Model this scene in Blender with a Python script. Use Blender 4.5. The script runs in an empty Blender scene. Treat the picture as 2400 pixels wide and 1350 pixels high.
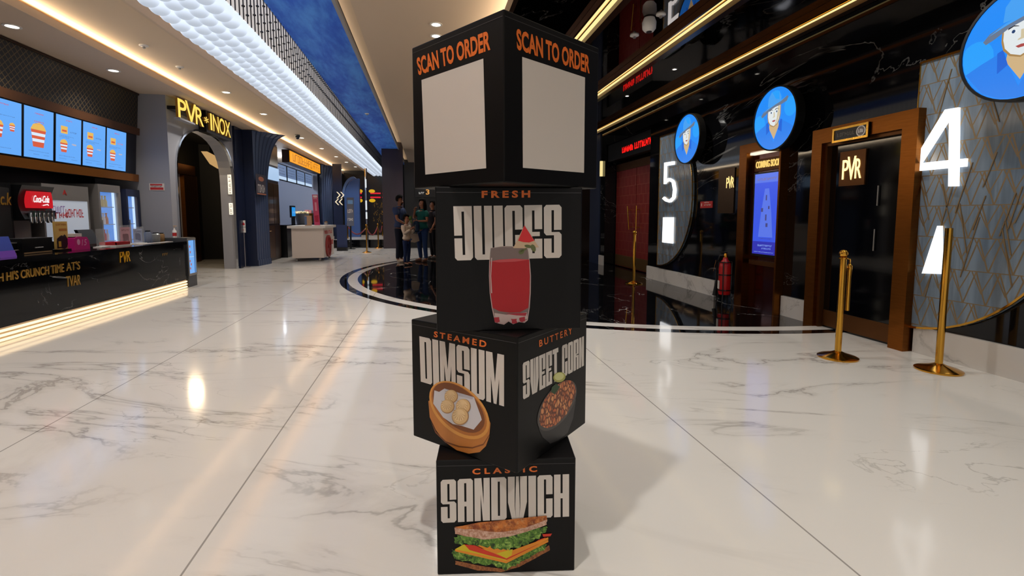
import bpy, math, random
from mathutils import Vector, Matrix
random.seed(7)
S = bpy.context.scene
COL = S.collection
PI = math.pi
V = Vector

# ------------------------------------------------------------------ camera
FPX, EYE, PITCH = 1150.0, 1.25, math.radians(5.0)
YAW = math.atan(197 * math.cos(PITCH) / FPX)
SH = 508 - 675 + FPX * math.tan(PITCH)
cam = bpy.data.objects.new('camera', bpy.data.cameras.new('camera'))
COL.objects.link(cam)
cam.location = (0, 0, EYE)
cam.rotation_euler = (PI / 2 - PITCH, 0, -YAW)
cam.data.sensor_width = 36
cam.data.lens = 36 * FPX / 2400
cam.data.shift_y = SH / 2400
cam.data.clip_start = 0.05
cam.data.clip_end = 200
S.camera = cam
S.view_settings.view_transform = 'Standard'
S.view_settings.look = 'None'
S.view_settings.gamma = 1
S.view_settings.use_curve_mapping = False
S.view_settings.exposure = 0.0

# ------------------------------------------------------------------ world (light of the hall behind the camera)
W = bpy.data.worlds.new('world')
S.world = W
W.use_nodes = True
W.node_tree.nodes['Background'].inputs[0].default_value = (1.0, 0.95, 0.90, 1)
W.node_tree.nodes['Background'].inputs[1].default_value = 0.46

# ------------------------------------------------------------------ large cove lights (warm LED tape on top of the ceiling panels)
def area(name, loc, sx, sy, power, color, aim):
    l = bpy.data.lights.new(name, 'AREA')
    l.shape = 'RECTANGLE'
    l.size, l.size_y = sx, sy
    l.energy = power
    l.color = color
    o = bpy.data.objects.new(name, l)
    COL.objects.link(o)
    o.location = loc
    d = V(aim).normalized()
    x = V((1, 0, 0)) if abs(d.x) < .9 else V((0, 0, 1))
    y = V((0, 1, 0))
    z = -d
    x = y.cross(z).normalized()
    o.matrix_world = Matrix(((x.x, y.x, z.x, loc[0]), (x.y, y.y, z.y, loc[1]), (x.z, y.z, z.z, loc[2]), (0, 0, 0, 1)))
    return o
WARM = (1.0, 0.78, 0.53)
area('cove_light_left', (-4.22, 11.5, 3.49), .03, 29, 115, WARM, (.7, 0, .55))
area('cove_light_globes', (-3.27, 11.5, 3.66), .03, 29, 200, (1.0, .66, .36), (-.3, 0, 1))
area('cove_light_vault', (-1.3, 11.5, 3.97), .03, 29, 60, WARM, (-.1, 0, 1))
area('cove_light_mirror', (1.15, 6.0, 3.66), .03, 18, 110, WARM, (-.5, 0, 1))

# ------------------------------------------------------------------ helpers: photo ray, colours, materials
_fw = V((math.sin(YAW) * math.cos(PITCH), math.cos(YAW) * math.cos(PITCH), -math.sin(PITCH)))
_rt = V((math.cos(YAW), -math.sin(YAW), 0))
_up = _rt.cross(_fw)
def ray(u, v):
    return _rt * ((u - 1200) / FPX) + _up * ((675 + SH - v) / FPX) + _fw
def at(u, v, X=None, Y=None, Z=None):
    d = ray(u, v)
    o = V((0, 0, EYE))
    t = X / d.x if X is not None else (Y / d.y if Y is not None else (Z - EYE) / d.z)
    return o + d * t

def lin(c):
    c = c / 255
    return c / 12.92 if c <= .04045 else ((c + .055) / 1.055) ** 2.4
def rgb(r, g, b):
    return (lin(r), lin(g), lin(b), 1)

MATS = {}
def mat(name, c=(128, 128, 128), rough=.5, metal=0, emit=0, ecol=None, spec=.5, coat=0, alpha=1, trans=0):
    if name in MATS:
        return MATS[name]
    m = bpy.data.materials.new(name)
    m.use_nodes = True
    b = m.node_tree.nodes['Principled BSDF']
    b.inputs['Base Color'].default_value = rgb(*c)
    b.inputs['Roughness'].default_value = rough
    b.inputs['Metallic'].default_value = metal
    b.inputs['Specular IOR Level'].default_value = spec
    b.inputs['Coat Weight'].default_value = coat
    b.inputs['Transmission Weight'].default_value = trans
    b.inputs['Alpha'].default_value = alpha
    if emit:
        b.inputs['Emission Color'].default_value = rgb(*(ecol or c))
        b.inputs['Emission Strength'].default_value = emit
    MATS[name] = m
    return m
def glow(c, k=1.0):
    n = 'glow_%d_%d_%d_%d' % (*c, int(k * 100))
    if n in MATS:
        return MATS[n]
    m = mat(n, (10, 10, 10), .25, emit=k, ecol=c)
    return m
def ink(c, rough=.45):
    return mat('ink_%d_%d_%d' % c, c, rough)

class NT:
    def __init__(s, name):
        s.m = bpy.data.materials.new(name)
        s.m.use_nodes = True
        s.t = s.m.node_tree
        s.b = s.t.nodes['Principled BSDF']
        MATS[name] = s.m
    def n(s, typ, **kw):
        nd = s.t.nodes.new(typ)
        for k, v in kw.items():
            if k.startswith('i_'):
                key = k[2:]
                key = int(key) if key.isdigit() else key.replace('_', ' ')
                s.set(nd.inputs[key], v)
            else:
                setattr(nd, k, v)
        return nd
    def set(s, sock, v):
        if isinstance(v, bpy.types.NodeSocket):
            s.t.links.new(v, sock)
        else:
            sock.default_value = v
    def math(s, op, a, b=0, clamp=False):
        nd = s.n('ShaderNodeMath', operation=op, use_clamp=clamp)
        s.set(nd.inputs[0], a); s.set(nd.inputs[1], b)
        return nd.outputs[0]
    def mix(s, f, a, b):
        nd = s.n('ShaderNodeMix', data_type='RGBA')
        s.set(nd.inputs[0], f); s.set(nd.inputs[6], a); s.set(nd.inputs[7], b)
        return nd.outputs[2]
    def ramp(s, f, lo, hi, a=0., b=1.):
        nd = s.n('ShaderNodeMapRange', interpolation_type='SMOOTHSTEP')
        s.set(nd.inputs[0], f); s.set(nd.inputs[1], lo); s.set(nd.inputs[2], hi); s.set(nd.inputs[3], a); s.set(nd.inputs[4], b)
        return nd.outputs[0]
    def pos(s):
        return s.n('ShaderNodeNewGeometry').outputs['Position']
    def map(s, vec, scale=(1, 1, 1), rot=(0, 0, 0), loc=(0, 0, 0)):
        nd = s.n('ShaderNodeMapping')
        s.set(nd.inputs[0], vec); s.set(nd.inputs[1], loc); s.set(nd.inputs[2], rot); s.set(nd.inputs[3], scale)
        return nd.outputs[0]
    def noise(s, vec, scale, detail=4, rough=.55, dist=0):
        nd = s.n('ShaderNodeTexNoise')
        s.set(nd.inputs['Vector'], vec); s.set(nd.inputs['Scale'], scale); s.set(nd.inputs['Detail'], detail)
        s.set(nd.inputs['Roughness'], rough); s.set(nd.inputs['Distortion'], dist)
        return nd.outputs[0]
    def vein(s, vec, scale, width, dist=1.2, detail=5, seed=0):
        v = s.map(vec, loc=(seed, seed * 1.7, seed * .6))
        nz = s.noise(v, scale, detail, .55, dist)
        d = s.math('ABSOLUTE', s.math('SUBTRACT', nz, .5))
        return s.ramp(d, 0, width, 1, 0)
    def out(s, color=None, rough=None, metal=None, spec=None):
        if color is not None: s.set(s.b.inputs['Base Color'], color)
        if rough is not None: s.set(s.b.inputs['Roughness'], rough)
        if metal is not None: s.set(s.b.inputs['Metallic'], metal)
        if spec is not None: s.set(s.b.inputs['Specular IOR Level'], spec)
        return s.m

def white_marble(k, p):
    q = k.map(k.map(p, (1, 1, 1), (0, 0, .28)), (.42, 1.25, 1.0))
    patch = k.ramp(k.noise(k.map(p, (.6, 1, 1)), .8, 3), .42, .58)
    v1 = k.math('MULTIPLY', k.vein(q, 1.0, .011, .9, 7, 3.1), patch)
    v2 = k.math('MULTIPLY', k.vein(q, 2.1, .010, .8, 7, 9.3), k.ramp(k.noise(p, .8, 2, .5), .5, .66))
    soft = k.math('MULTIPLY', k.vein(q, 1.0, .05, .9, 7, 3.1), k.math('MULTIPLY', patch, .2))
    f = k.math('ADD', k.math('MULTIPLY', v1, .45), k.math('ADD', k.math('MULTIPLY', v2, .4), soft), True)
    cloud = k.mix(k.noise(p, .6, 3), rgb(202, 198, 192), rgb(216, 213, 208))
    return k.mix(f, cloud, rgb(132, 126, 120))
def black_marble(k, p, amt=.75, sc=1.0, seed=0.):
    q = k.map(p, (1, .6, 1), (.3, .2, .7))
    patch = k.ramp(k.noise(k.map(p, loc=(seed, 3, seed)), .7 * sc, 2), .48, .62)
    v1 = k.math('MULTIPLY', k.vein(q, .55 * sc, .005, 1.1, 6, 2.2 + seed), patch)
    v2 = k.math('MULTIPLY', k.vein(q, 1.2 * sc, .004, .8, 6, 7.7 + seed), k.ramp(k.noise(p, 1.0, 2), .52, .64))
    f = k.math('MULTIPLY', k.math('ADD', v1, k.math('MULTIPLY', v2, .8), True), amt)
    return k.mix(f, rgb(9, 9, 11), rgb(196, 194, 192))

def floor_material():
    k = NT('hall_floor_marble')
    p = k.pos()
    sep = k.n('ShaderNodeSeparateXYZ', i_0=p)
    x, y = sep.outputs[0], sep.outputs[1]
    dx = k.math('SUBTRACT', x, 4.6); dy = k.math('SUBTRACT', y, 10.95)
    r = k.math('SQRT', k.math('ADD', k.math('MULTIPLY', dx, dx), k.math('MULTIPLY', dy, dy)))
    inner = k.math('LESS_THAN', r, 6.06)
    ring = k.math('MULTIPLY', k.math('GREATER_THAN', r, 6.25), k.math('LESS_THAN', r, 6.4))
    dark = k.math('ADD', inner, ring, True)
    joint_x = k.math('LESS_THAN', k.math('ABSOLUTE', k.math('SUBTRACT', x, -2.27)), .004)
    for jx in (-.87, 1.47):
        joint_x = k.math('MAXIMUM', joint_x, k.math('LESS_THAN', k.math('ABSOLUTE', k.math('SUBTRACT', x, jx)), .004))
    joint_y = k.math('ABSOLUTE', k.math('SUBTRACT', k.math('MODULO', k.math('ADD', y, 41.0), 3.0), 1.5))
    joint_y = k.math('MULTIPLY', k.math('GREATER_THAN', joint_y, 1.5 - .003), .2)
    white = k.mix(k.math('MULTIPLY', k.math('MAXIMUM', joint_x, joint_y), .6), white_marble(k, p), rgb(70, 62, 56))
    c = k.mix(dark, white, black_marble(k, p, .8, .9, 4.0))
    rough = k.mix(dark, (.10, .10, .10, 1), (.035, .035, .035, 1))
    return k.out(c, rough, k.math('MULTIPLY', dark, 0.0), spec=k.math('ADD', .26, k.math('MULTIPLY', dark, .3)))
def marble_mat(name, fn, rough, **kw):
    k = NT(name)
    return k.out(fn(k, k.pos(), **kw), rough, spec=.4)
M_FLOOR = floor_material()
M_BLACK = marble_mat('black_marble_wall', black_marble, .05, amt=.24, sc=1.0, seed=1.0)
M_COUNT = marble_mat('black_marble_counter', black_marble, .08, amt=.6, sc=1.6, seed=6.0)
M_SKIRT = marble_mat('white_marble_skirting', white_marble, .2)

def blue_ceiling():
    k = NT('brushed_blue_ceiling')
    p = k.pos()
    n1 = k.noise(k.map(p, (3.5, .9, 1)), 1.0, 5, .6, .6)
    n2 = k.noise(k.map(p, (9, 2, 1)), 1.6, 4, .6)
    f = k.ramp(k.math('ADD', k.math('MULTIPLY', n1, .7), k.math('MULTIPLY', n2, .3)), .35, .68)
    return k.out(k.mix(f, rgb(26, 96, 226), rgb(78, 156, 255)), .7)
M_BLUEC = blue_ceiling()

def globe_material():
    k = NT('opal_globe')
    g = k.n('ShaderNodeNewGeometry')
    z = k.n('ShaderNodeSeparateXYZ', i_0=g.outputs['Normal']).outputs[2]
    e = k.ramp(z, -1, -.3, .58, 1.08)  # undersides emit less: shading put into the glow so globes stand apart
    k.set(k.b.inputs['Emission Color'], rgb(226, 238, 255))
    k.set(k.b.inputs['Emission Strength'], e)
    return k.out(rgb(70, 72, 76), .5)
M_GLOBE = globe_material()

def chevron_material(name, bg, line):
    k = NT(name)
    p = k.pos()
    sep = k.n('ShaderNodeSeparateXYZ', i_0=p)
    y, z = sep.outputs[1], sep.outputs[2]
    row = k.math('MODULO', k.math('ADD', z, 10), .27)
    tri = k.math('ABSOLUTE', k.math('SUBTRACT', k.math('MODULO', k.math('ADD', y, 20), .17), .085))
    d = k.math('ABSOLUTE', k.math('SUBTRACT', row, k.math('MULTIPLY', tri, 3.2)))
    l1 = k.math('LESS_THAN', d, .02)
    d2 = k.math('ABSOLUTE', k.math('SUBTRACT', row, k.math('ADD', k.math('MULTIPLY', k.math('ABSOLUTE', k.math('SUBTRACT', k.math('MODULO', k.math('ADD', y, 20.13), .17), .085)), 2.2), .1)))
    l2 = k.math('LESS_THAN', d2, .012)
    l3 = k.math('LESS_THAN', row, .008)
    f = k.math('MAXIMUM', l1, k.math('MAXIMUM', l2, l3))
    streak = k.noise(k.map(p, (1, 9, .8)), 1.0, 3, .6, .5)
    base = k.mix(k.ramp(streak, .3, .7), bg, tuple(min(1, c * 1.7) for c in bg[:3]) + (1,))
    return k.out(k.mix(f, base, line), k.mix(f, (.12,) * 3 + (1,), (.3,) * 3 + (1,)), k.math('MULTIPLY', f, .35))
def leather_door():
    k = NT('padded_red_leather')
    p = k.pos()
    sep = k.n('ShaderNodeSeparateXYZ', i_0=p)
    y, z = sep.outputs[1], sep.outputs[2]
    zz = k.math('ADD', z, 9.9)
    a = k.math('LESS_THAN', k.math('MODULO', zz, .22), .006)
    sh = k.math('MULTIPLY', k.math('FLOOR', k.math('DIVIDE', zz, .22)), .11)
    b = k.math('LESS_THAN', k.math('MODULO', k.math('ADD', k.math('ADD', y, 20), sh), .22), .009)
    f = k.math('MAXIMUM', a, b)
    return k.out(k.mix(f, rgb(116, 28, 26), rgb(150, 92, 70)), .35)
def lattice_material():
    k = NT('dark_metal_lattice')
    p = k.pos()
    sep = k.n('ShaderNodeSeparateXYZ', i_0=p)
    y, z = sep.outputs[1], sep.outputs[2]
    a = k.math('LESS_THAN', k.math('MODULO', k.math('ADD', k.math('ADD', y, z), 40), .09), .014)
    b = k.math('LESS_THAN', k.math('MODULO', k.math('ADD', k.math('SUBTRACT', y, z), 40), .09), .014)
    f = k.math('MAXIMUM', a, b)
    return k.out(k.mix(f, rgb(6, 6, 9), rgb(104, 88, 62)), .4, k.math('MULTIPLY', f, .6))
def brushed(name, c1, c2, rough, axis=(1, 1, 30)):
    k = NT(name)
    n1 = k.noise(k.map(k.pos(), axis), 6, 3)
    return k.out(k.mix(n1, rgb(*c1), rgb(*c2)), rough, 1.0)
def kernels():
    k = NT('printed_corn_kernels')
    v = k.n('ShaderNodeTexVoronoi', feature='F1', i_Scale=62.0)
    k.set(v.inputs['Vector'], k.map(k.pos(), (1, 1, .75), (0, .5, 0)))
    e = k.n('ShaderNodeTexVoronoi', feature='DISTANCE_TO_EDGE', i_Scale=62.0)
    k.set(e.inputs['Vector'], k.map(k.pos(), (1, 1, .75), (0, .5, 0)))
    hue = k.n('ShaderNodeSeparateColor'); k.set(hue.inputs[0], v.outputs['Color'])
    c = k.mix(hue.outputs[0], rgb(196, 92, 38), rgb(228, 158, 100))
    return k.out(k.mix(k.ramp(e.outputs[0], .02, .24), rgb(92, 34, 12), c), .4)
def toast():
    k = NT('printed_toast')
    p = k.pos()
    n1 = k.noise(p, 26, 6, .7); n2 = k.noise(p, 70, 4, .7)
    c = k.mix(k.ramp(n1, .38, .62), rgb(122, 52, 14), rgb(206, 120, 48))
    return k.out(k.mix(k.ramp(n2, .5, .7, 0, .5), c, rgb(222, 168, 110)), .5)
def crumb(name, a, b):
    k = NT(name)
    n1 = k.noise(k.pos(), 110, 5, .7)
    return k.out(k.mix(k.ramp(n1, .35, .65), rgb(*a), rgb(*b)), .5)
def lettuce(name='printed_lettuce'):
    k = NT(name)
    p = k.pos()
    n1 = k.noise(p, 48, 4, .6, 1.6)
    c = k.mix(k.ramp(n1, .36, .52), rgb(24, 48, 12), rgb(84, 128, 38))
    return k.out(k.mix(k.ramp(n1, .52, .68), c, rgb(160, 190, 92)), .5)

M_BEIGE = mat('beige_plaster', (198, 178, 156), .8)
M_BEIGE2 = mat('warm_plaster', (206, 186, 160), .8)
M_GREYW = mat('grey_paint', (146, 146, 152), .55)
M_NAVY = mat('navy_lacquer', (22, 30, 54), .25)
M_NAVY2 = mat('navy_matt', (34, 46, 74), .45)
M_BLK = mat('black_satin', (10, 10, 12), .3)
M_BLKM = mat('black_matt', (12, 12, 14), .6)
M_MIRROR = mat('black_mirror_ceiling', (120, 112, 108), .02, 1.0)
M_GOLD = brushed('brushed_bronze', (112, 64, 24), (142, 88, 36), .3, (1, 1, 12))
M_GOLDP = mat('polished_brass', (212, 158, 62), .14, 1.0)
M_BRONZE = mat('dark_bronze', (98, 62, 30), .35, .8)
M_BROWN = mat('brown_metal', (58, 38, 26), .3, .6)
M_STEEL = mat('stainless_steel', (164, 160, 156), .36, .65)
M_CHROME = mat('chrome', (210, 214, 220), .08, 1.0)
M_WHITE = mat('white_plastic', (226, 222, 216), .4)
M_CARD = mat('black_card_print', (9, 8, 9), .45, spec=.22)
M_CARD2 = mat('black_card_edge', (8, 8, 8), .5, spec=.22)
M_OFFW = mat('off_white_ink', (208, 200, 192), .45)
M_ORANGE = mat('orange_ink', (226, 110, 34), .45)
M_RED = mat('red_paint', (178, 18, 20), .3)
M_GLASS = mat('clear_glass', (255, 255, 255), .02, alpha=.12)
M_CHEV_NEAR = chevron_material('grey_glass_chevrons', rgb(98, 112, 126), rgb(132, 114, 86))
M_LEATHER = leather_door()
M_LATTICE = lattice_material()

# ------------------------------------------------------------------ mesh builder
class Frame:
    def __init__(s, o, ex, ey):
        s.o, s.ex, s.ey = V(o), V(ex).normalized(), V(ey).normalized()
        s.n = s.ex.cross(s.ey)
    def p(s, a, b, c=0):
        return s.o + s.ex * a + s.ey * b + s.n * c
    def hit(s, u, v):
        d = ray(u, v); o = V((0, 0, EYE))
        t = (s.o - o).dot(s.n) / d.dot(s.n)
        q = o + d * t - s.o
        return (q.dot(s.ex), q.dot(s.ey))
def facing_left(X, y0=0, z0=0):      # a surface on the right wall, seen from the hall
    return Frame((X, y0, z0), (0, -1, 0), (0, 0, 1))
def facing_right(X, y0=0, z0=0):     # a surface on the left wall
    return Frame((X, y0, z0), (0, 1, 0), (0, 0, 1))
def facing_cam(Y, x0=0, z0=0):
    return Frame((x0, Y, z0), (1, 0, 0), (0, 0, 1))

class MB:
    def __init__(s):
        s.v, s.f, s.m = [], [], []
    def face(s, pts, m=0):
        i = len(s.v)
        s.v += [V(p) for p in pts]
        s.f.append(list(range(i, i + len(pts)))); s.m.append(m)
        return s
    def mesh(s, verts, faces, m=0):
        i = len(s.v)
        s.v += [V(p) for p in verts]
        for f in faces:
            s.f.append([i + a for a in f]); s.m.append(m)
        return s
    def box(s, x0, x1, y0, y1, z0, z1, m=0):
        x0, x1 = sorted((x0, x1)); y0, y1 = sorted((y0, y1)); z0, z1 = sorted((z0, z1))
        vs = [(x0, y0, z0), (x1, y0, z0), (x1, y1, z0), (x0, y1, z0), (x0, y0, z1), (x1, y0, z1), (x1, y1, z1), (x0, y1, z1)]
        return s.mesh(vs, [(0, 3, 2, 1), (4, 5, 6, 7), (0, 1, 5, 4), (1, 2, 6, 5), (2, 3, 7, 6), (3, 0, 4, 7)], m)
    def poly(s, fr, pts, c0=0., c1=None, m=0):
        n = len(pts)
        ar = sum(pts[i][0] * pts[(i + 1) % n][1] - pts[(i + 1) % n][0] * pts[i][1] for i in range(n))
        if ar < 0: pts = pts[::-1]
        if c1 is None:
            return s.face([fr.p(a, b, c0) for a, b in pts], m)
        lo, hi = min(c0, c1), max(c0, c1)
        vs = [fr.p(a, b, lo) for a, b in pts] + [fr.p(a, b, hi) for a, b in pts]
        fs = [tuple(range(n - 1, -1, -1)), tuple(range(n, 2 * n))] + [(i, (i + 1) % n, n + (i + 1) % n, n + i) for i in range(n)]
        return s.mesh(vs, fs, m)
    def rect(s, fr, a0, a1, b0, b1, c0=0., c1=None, m=0):
        return s.poly(fr, [(a0, b0), (a1, b0), (a1, b1), (a0, b1)], c0, c1, m)
    def band(s, fr, inner, outer, c0, c1, m=0, closed=True):
        n = len(inner)
        vs = []
        for c in (c0, c1):
            vs += [fr.p(a, b, c) for a, b in inner] + [fr.p(a, b, c) for a, b in outer]
        fs = []
        for i in range(n if closed else n - 1):
            j = (i + 1) % n
            fs += [(i, j, n + j, n + i), (2 * n + j, 2 * n + i, 3 * n + i, 3 * n + j), (n + i, n + j, 3 * n + j, 3 * n + i), (j, i, 2 * n + i, 2 * n + j)]
        if not closed:
            fs += [(0, n, 3 * n, 2 * n), (n - 1, 3 * n - 1, 4 * n - 1, 2 * n - 1)]
        return s.mesh(vs, fs, m)
    def lathe(s, c, prof, n=20, m=0, axis=(0, 0, 1), cap=True):
        c = V(c); ax = V(axis).normalized()
        t = V((1, 0, 0)) if abs(ax.x) < .9 else V((0, 1, 0))
        e1 = (t - ax * t.dot(ax)).normalized(); e2 = ax.cross(e1)
        vs = [c + ax * z + (e1 * math.cos(2 * PI * i / n) + e2 * math.sin(2 * PI * i / n)) * max(r, 1e-4) for r, z in prof for i in range(n)]
        k = len(prof)
        fs = [(j * n + i, j * n + (i + 1) % n, (j + 1) * n + (i + 1) % n, (j + 1) * n + i) for j in range(k - 1) for i in range(n)]
        if cap: fs += [tuple(range(n - 1, -1, -1)), tuple((k - 1) * n + i for i in range(n))]
        return s.mesh(vs, fs, m)
    def cyl(s, p0, p1, r, n=12, m=0, r1=None):
        p0, p1 = V(p0), V(p1)
        return s.lathe(p0, [(r, 0), (r if r1 is None else r1, (p1 - p0).length)], n, m, p1 - p0)
    def ball(s, c, r, n=16, k=8, m=0, sc=(1, 1, 1)):
        vs, c = [], V(c)
        i0 = len(s.v)
        s.lathe((0, 0, 0), [(r * math.sin(PI * j / k), -r * math.cos(PI * j / k)) for j in range(k + 1)], n, m)
        for i in range(i0, len(s.v)):
            q = s.v[i]
            s.v[i] = V((q.x * sc[0], q.y * sc[1], q.z * sc[2])) + c
        return s
    def tube(s, pts, r, n=8, m=0):
        pts = [V(p) for p in pts]
        vs = []
        for i, p in enumerate(pts):
            d = (pts[min(i + 1, len(pts) - 1)] - pts[max(i - 1, 0)]).normalized()
            t = V((0, 0, 1)) if abs(d.z) < .9 else V((1, 0, 0))
            e1 = d.cross(t).normalized(); e2 = d.cross(e1)
            rr = r[i] if isinstance(r, (list, tuple)) else r
            vs += [p + (e1 * math.cos(2 * PI * j / n) + e2 * math.sin(2 * PI * j / n)) * rr for j in range(n)]
        fs = [(i * n + j, i * n + (j + 1) % n, (i + 1) * n + (j + 1) % n, (i + 1) * n + j) for i in range(len(pts) - 1) for j in range(n)]
        fs += [tuple(range(n - 1, -1, -1)), tuple((len(pts) - 1) * n + j for j in range(n))]
        return s.mesh(vs, fs, m)
    def build(s, name, mats, parent=None, smooth=False):
        me = bpy.data.meshes.new(name)
        off = root_loc(parent)
        me.from_pydata([tuple(p - off) for p in s.v], [], s.f)
        for m in (mats if isinstance(mats, (list, tuple)) else [mats]):
            me.materials.append(m)
        for p, mi in zip(me.polygons, s.m):
            p.material_index = mi
        if smooth:
            for p in me.polygons: p.use_smooth = True
            me.set_sharp_from_angle(angle=math.radians(38))
        me.validate(); me.update()
        o = bpy.data.objects.new(name, me)
        COL.objects.link(o)
        if parent: o.parent = parent
        return o
def root_loc(o):
    p = V((0, 0, 0))
    while o:
        p = p + o.location; o = o.parent
    return p
def tag(o, label=None, cat=None, group=None, kind=None):
    if label: o['label'] = label
    if cat: o['category'] = cat
    if group: o['group'] = group
    if kind: o['kind'] = kind
    return o
def thing(name, label, cat, loc, group=None):
    o = bpy.data.objects.new(name, None)
    COL.objects.link(o)
    o.location = loc
    o.empty_display_size = .1
    return tag(o, label, cat, group)
def struct(name, mb, mats, label=None, parent=None, smooth=False):
    o = mb.build(name, mats, parent, smooth)
    if parent is None:
        o['kind'] = 'structure'
        if label: o['label'] = label
    return o
def copy_tree(o, parent=None):
    c = o.copy(); COL.objects.link(c)
    if parent: c.parent = parent
    for ch in list(o.children): copy_tree(ch, c)
    return c
def box(name, m, parent, *b):
    return MB().box(*b).build(name, m, parent)

def arc(cx, cy, rx, ry, a0, a1, n):
    return [(cx + rx * math.cos(math.radians(a0 + (a1 - a0) * i / n)), cy + ry * math.sin(math.radians(a0 + (a1 - a0) * i / n))) for i in range(n + 1)]
def ell(cx, cy, rx, ry, n=28, rot=0.):
    c, s_ = math.cos(rot), math.sin(rot)
    return [(cx + rx * math.cos(t) * c - ry * math.sin(t) * s_, cy + rx * math.cos(t) * s_ + ry * math.sin(t) * c) for t in (2 * PI * i / n for i in range(n))]

# ------------------------------------------------------------------ lettering
def font_mesh(text, bold=0.0, shear=0.0, space=1.0):
    cu = bpy.data.curves.new('lettering', 'FONT')
    cu.body = text; cu.offset = bold; cu.shear = shear; cu.space_character = space
    cu.resolution_u = 3
    ob = bpy.data.objects.new('lettering', cu)
    COL.objects.link(ob)
    dg = bpy.context.evaluated_depsgraph_get()
    me = bpy.data.meshes.new_from_object(ob.evaluated_get(dg))
    vs = [v.co.copy() for v in me.vertices]; fs = [tuple(p.vertices) for p in me.polygons]
    bpy.data.objects.remove(ob); bpy.data.curves.remove(cu); bpy.data.meshes.remove(me)
    return vs, fs
def write(mb, fr, text, a0, a1, b0, b1, c=0., depth=0., m=0, ms=None, bold=.02, shear=0., space=1., quad=None):
    vs, fs = font_mesh(text, bold, shear, space)
    x0, x1 = min(v.x for v in vs), max(v.x for v in vs); y0, y1 = min(v.y for v in vs), max(v.y for v in vs)
    def pt(v, cc):
        s_, t = (v.x - x0) / (x1 - x0), (v.y - y0) / (y1 - y0)
        if quad:
            (la, lb), (ra, rb), (ta, tb), (sa, sb) = quad     # bl, br, tr, tl
            a = (1 - t) * ((1 - s_) * la + s_ * ra) + t * ((1 - s_) * sa + s_ * ta)
            b = (1 - t) * ((1 - s_) * lb + s_ * rb) + t * ((1 - s_) * sb + s_ * tb)
        else:
            a, b = a0 + s_ * (a1 - a0), b0 + t * (b1 - b0)
        return fr.p(a, b, cc)
    mb.mesh([pt(v, c + depth) for v in vs], fs, m)
    if depth:
        edges = {}
        for f in fs:
            for i in range(len(f)):
                e = (f[i], f[(i + 1) % len(f)])
                edges[e] = 1
        side = [e for e in edges if (e[1], e[0]) not in edges]
        i0 = len(vs)
        mb.mesh([pt(v, c) for v in vs] + [pt(v, c + depth) for v in vs], [(a, b, i0 + b, i0 + a) for a, b in side], m if ms is None else ms)
    return mb
def scribble(mb, fr, a0, a1, b0, b1, n, c=0., m=0, seed=1, th=.22):
    """short strokes standing in for lettering the photo shows but does not resolve"""
    rnd = random.Random(seed)
    w = (a1 - a0) / n
    for i in range(n):
        x = a0 + i * w; cw = w * .78; t = cw * th * 1.4; h = b1 - b0; hy = h * th * .8
        k = rnd.randrange(6)
        mb.rect(fr, x, x + t, b0, b1, c, m=m)
        if k in (0, 2, 4): mb.rect(fr, x + t, x + cw, b1 - hy, b1, c, m=m)
        if k in (1, 2, 3): mb.rect(fr, x + t, x + cw, b0, b0 + hy, c, m=m)
        if k in (0, 1, 5): mb.rect(fr, x + t, x + cw - t, b0 + h * .45, b0 + h * .45 + hy, c, m=m)
        if k in (2, 3, 5): mb.rect(fr, x + cw - t, x + cw, b0 + hy, b1 - hy, c, m=m)
    return mb
XL, XR = .43, .57
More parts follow.
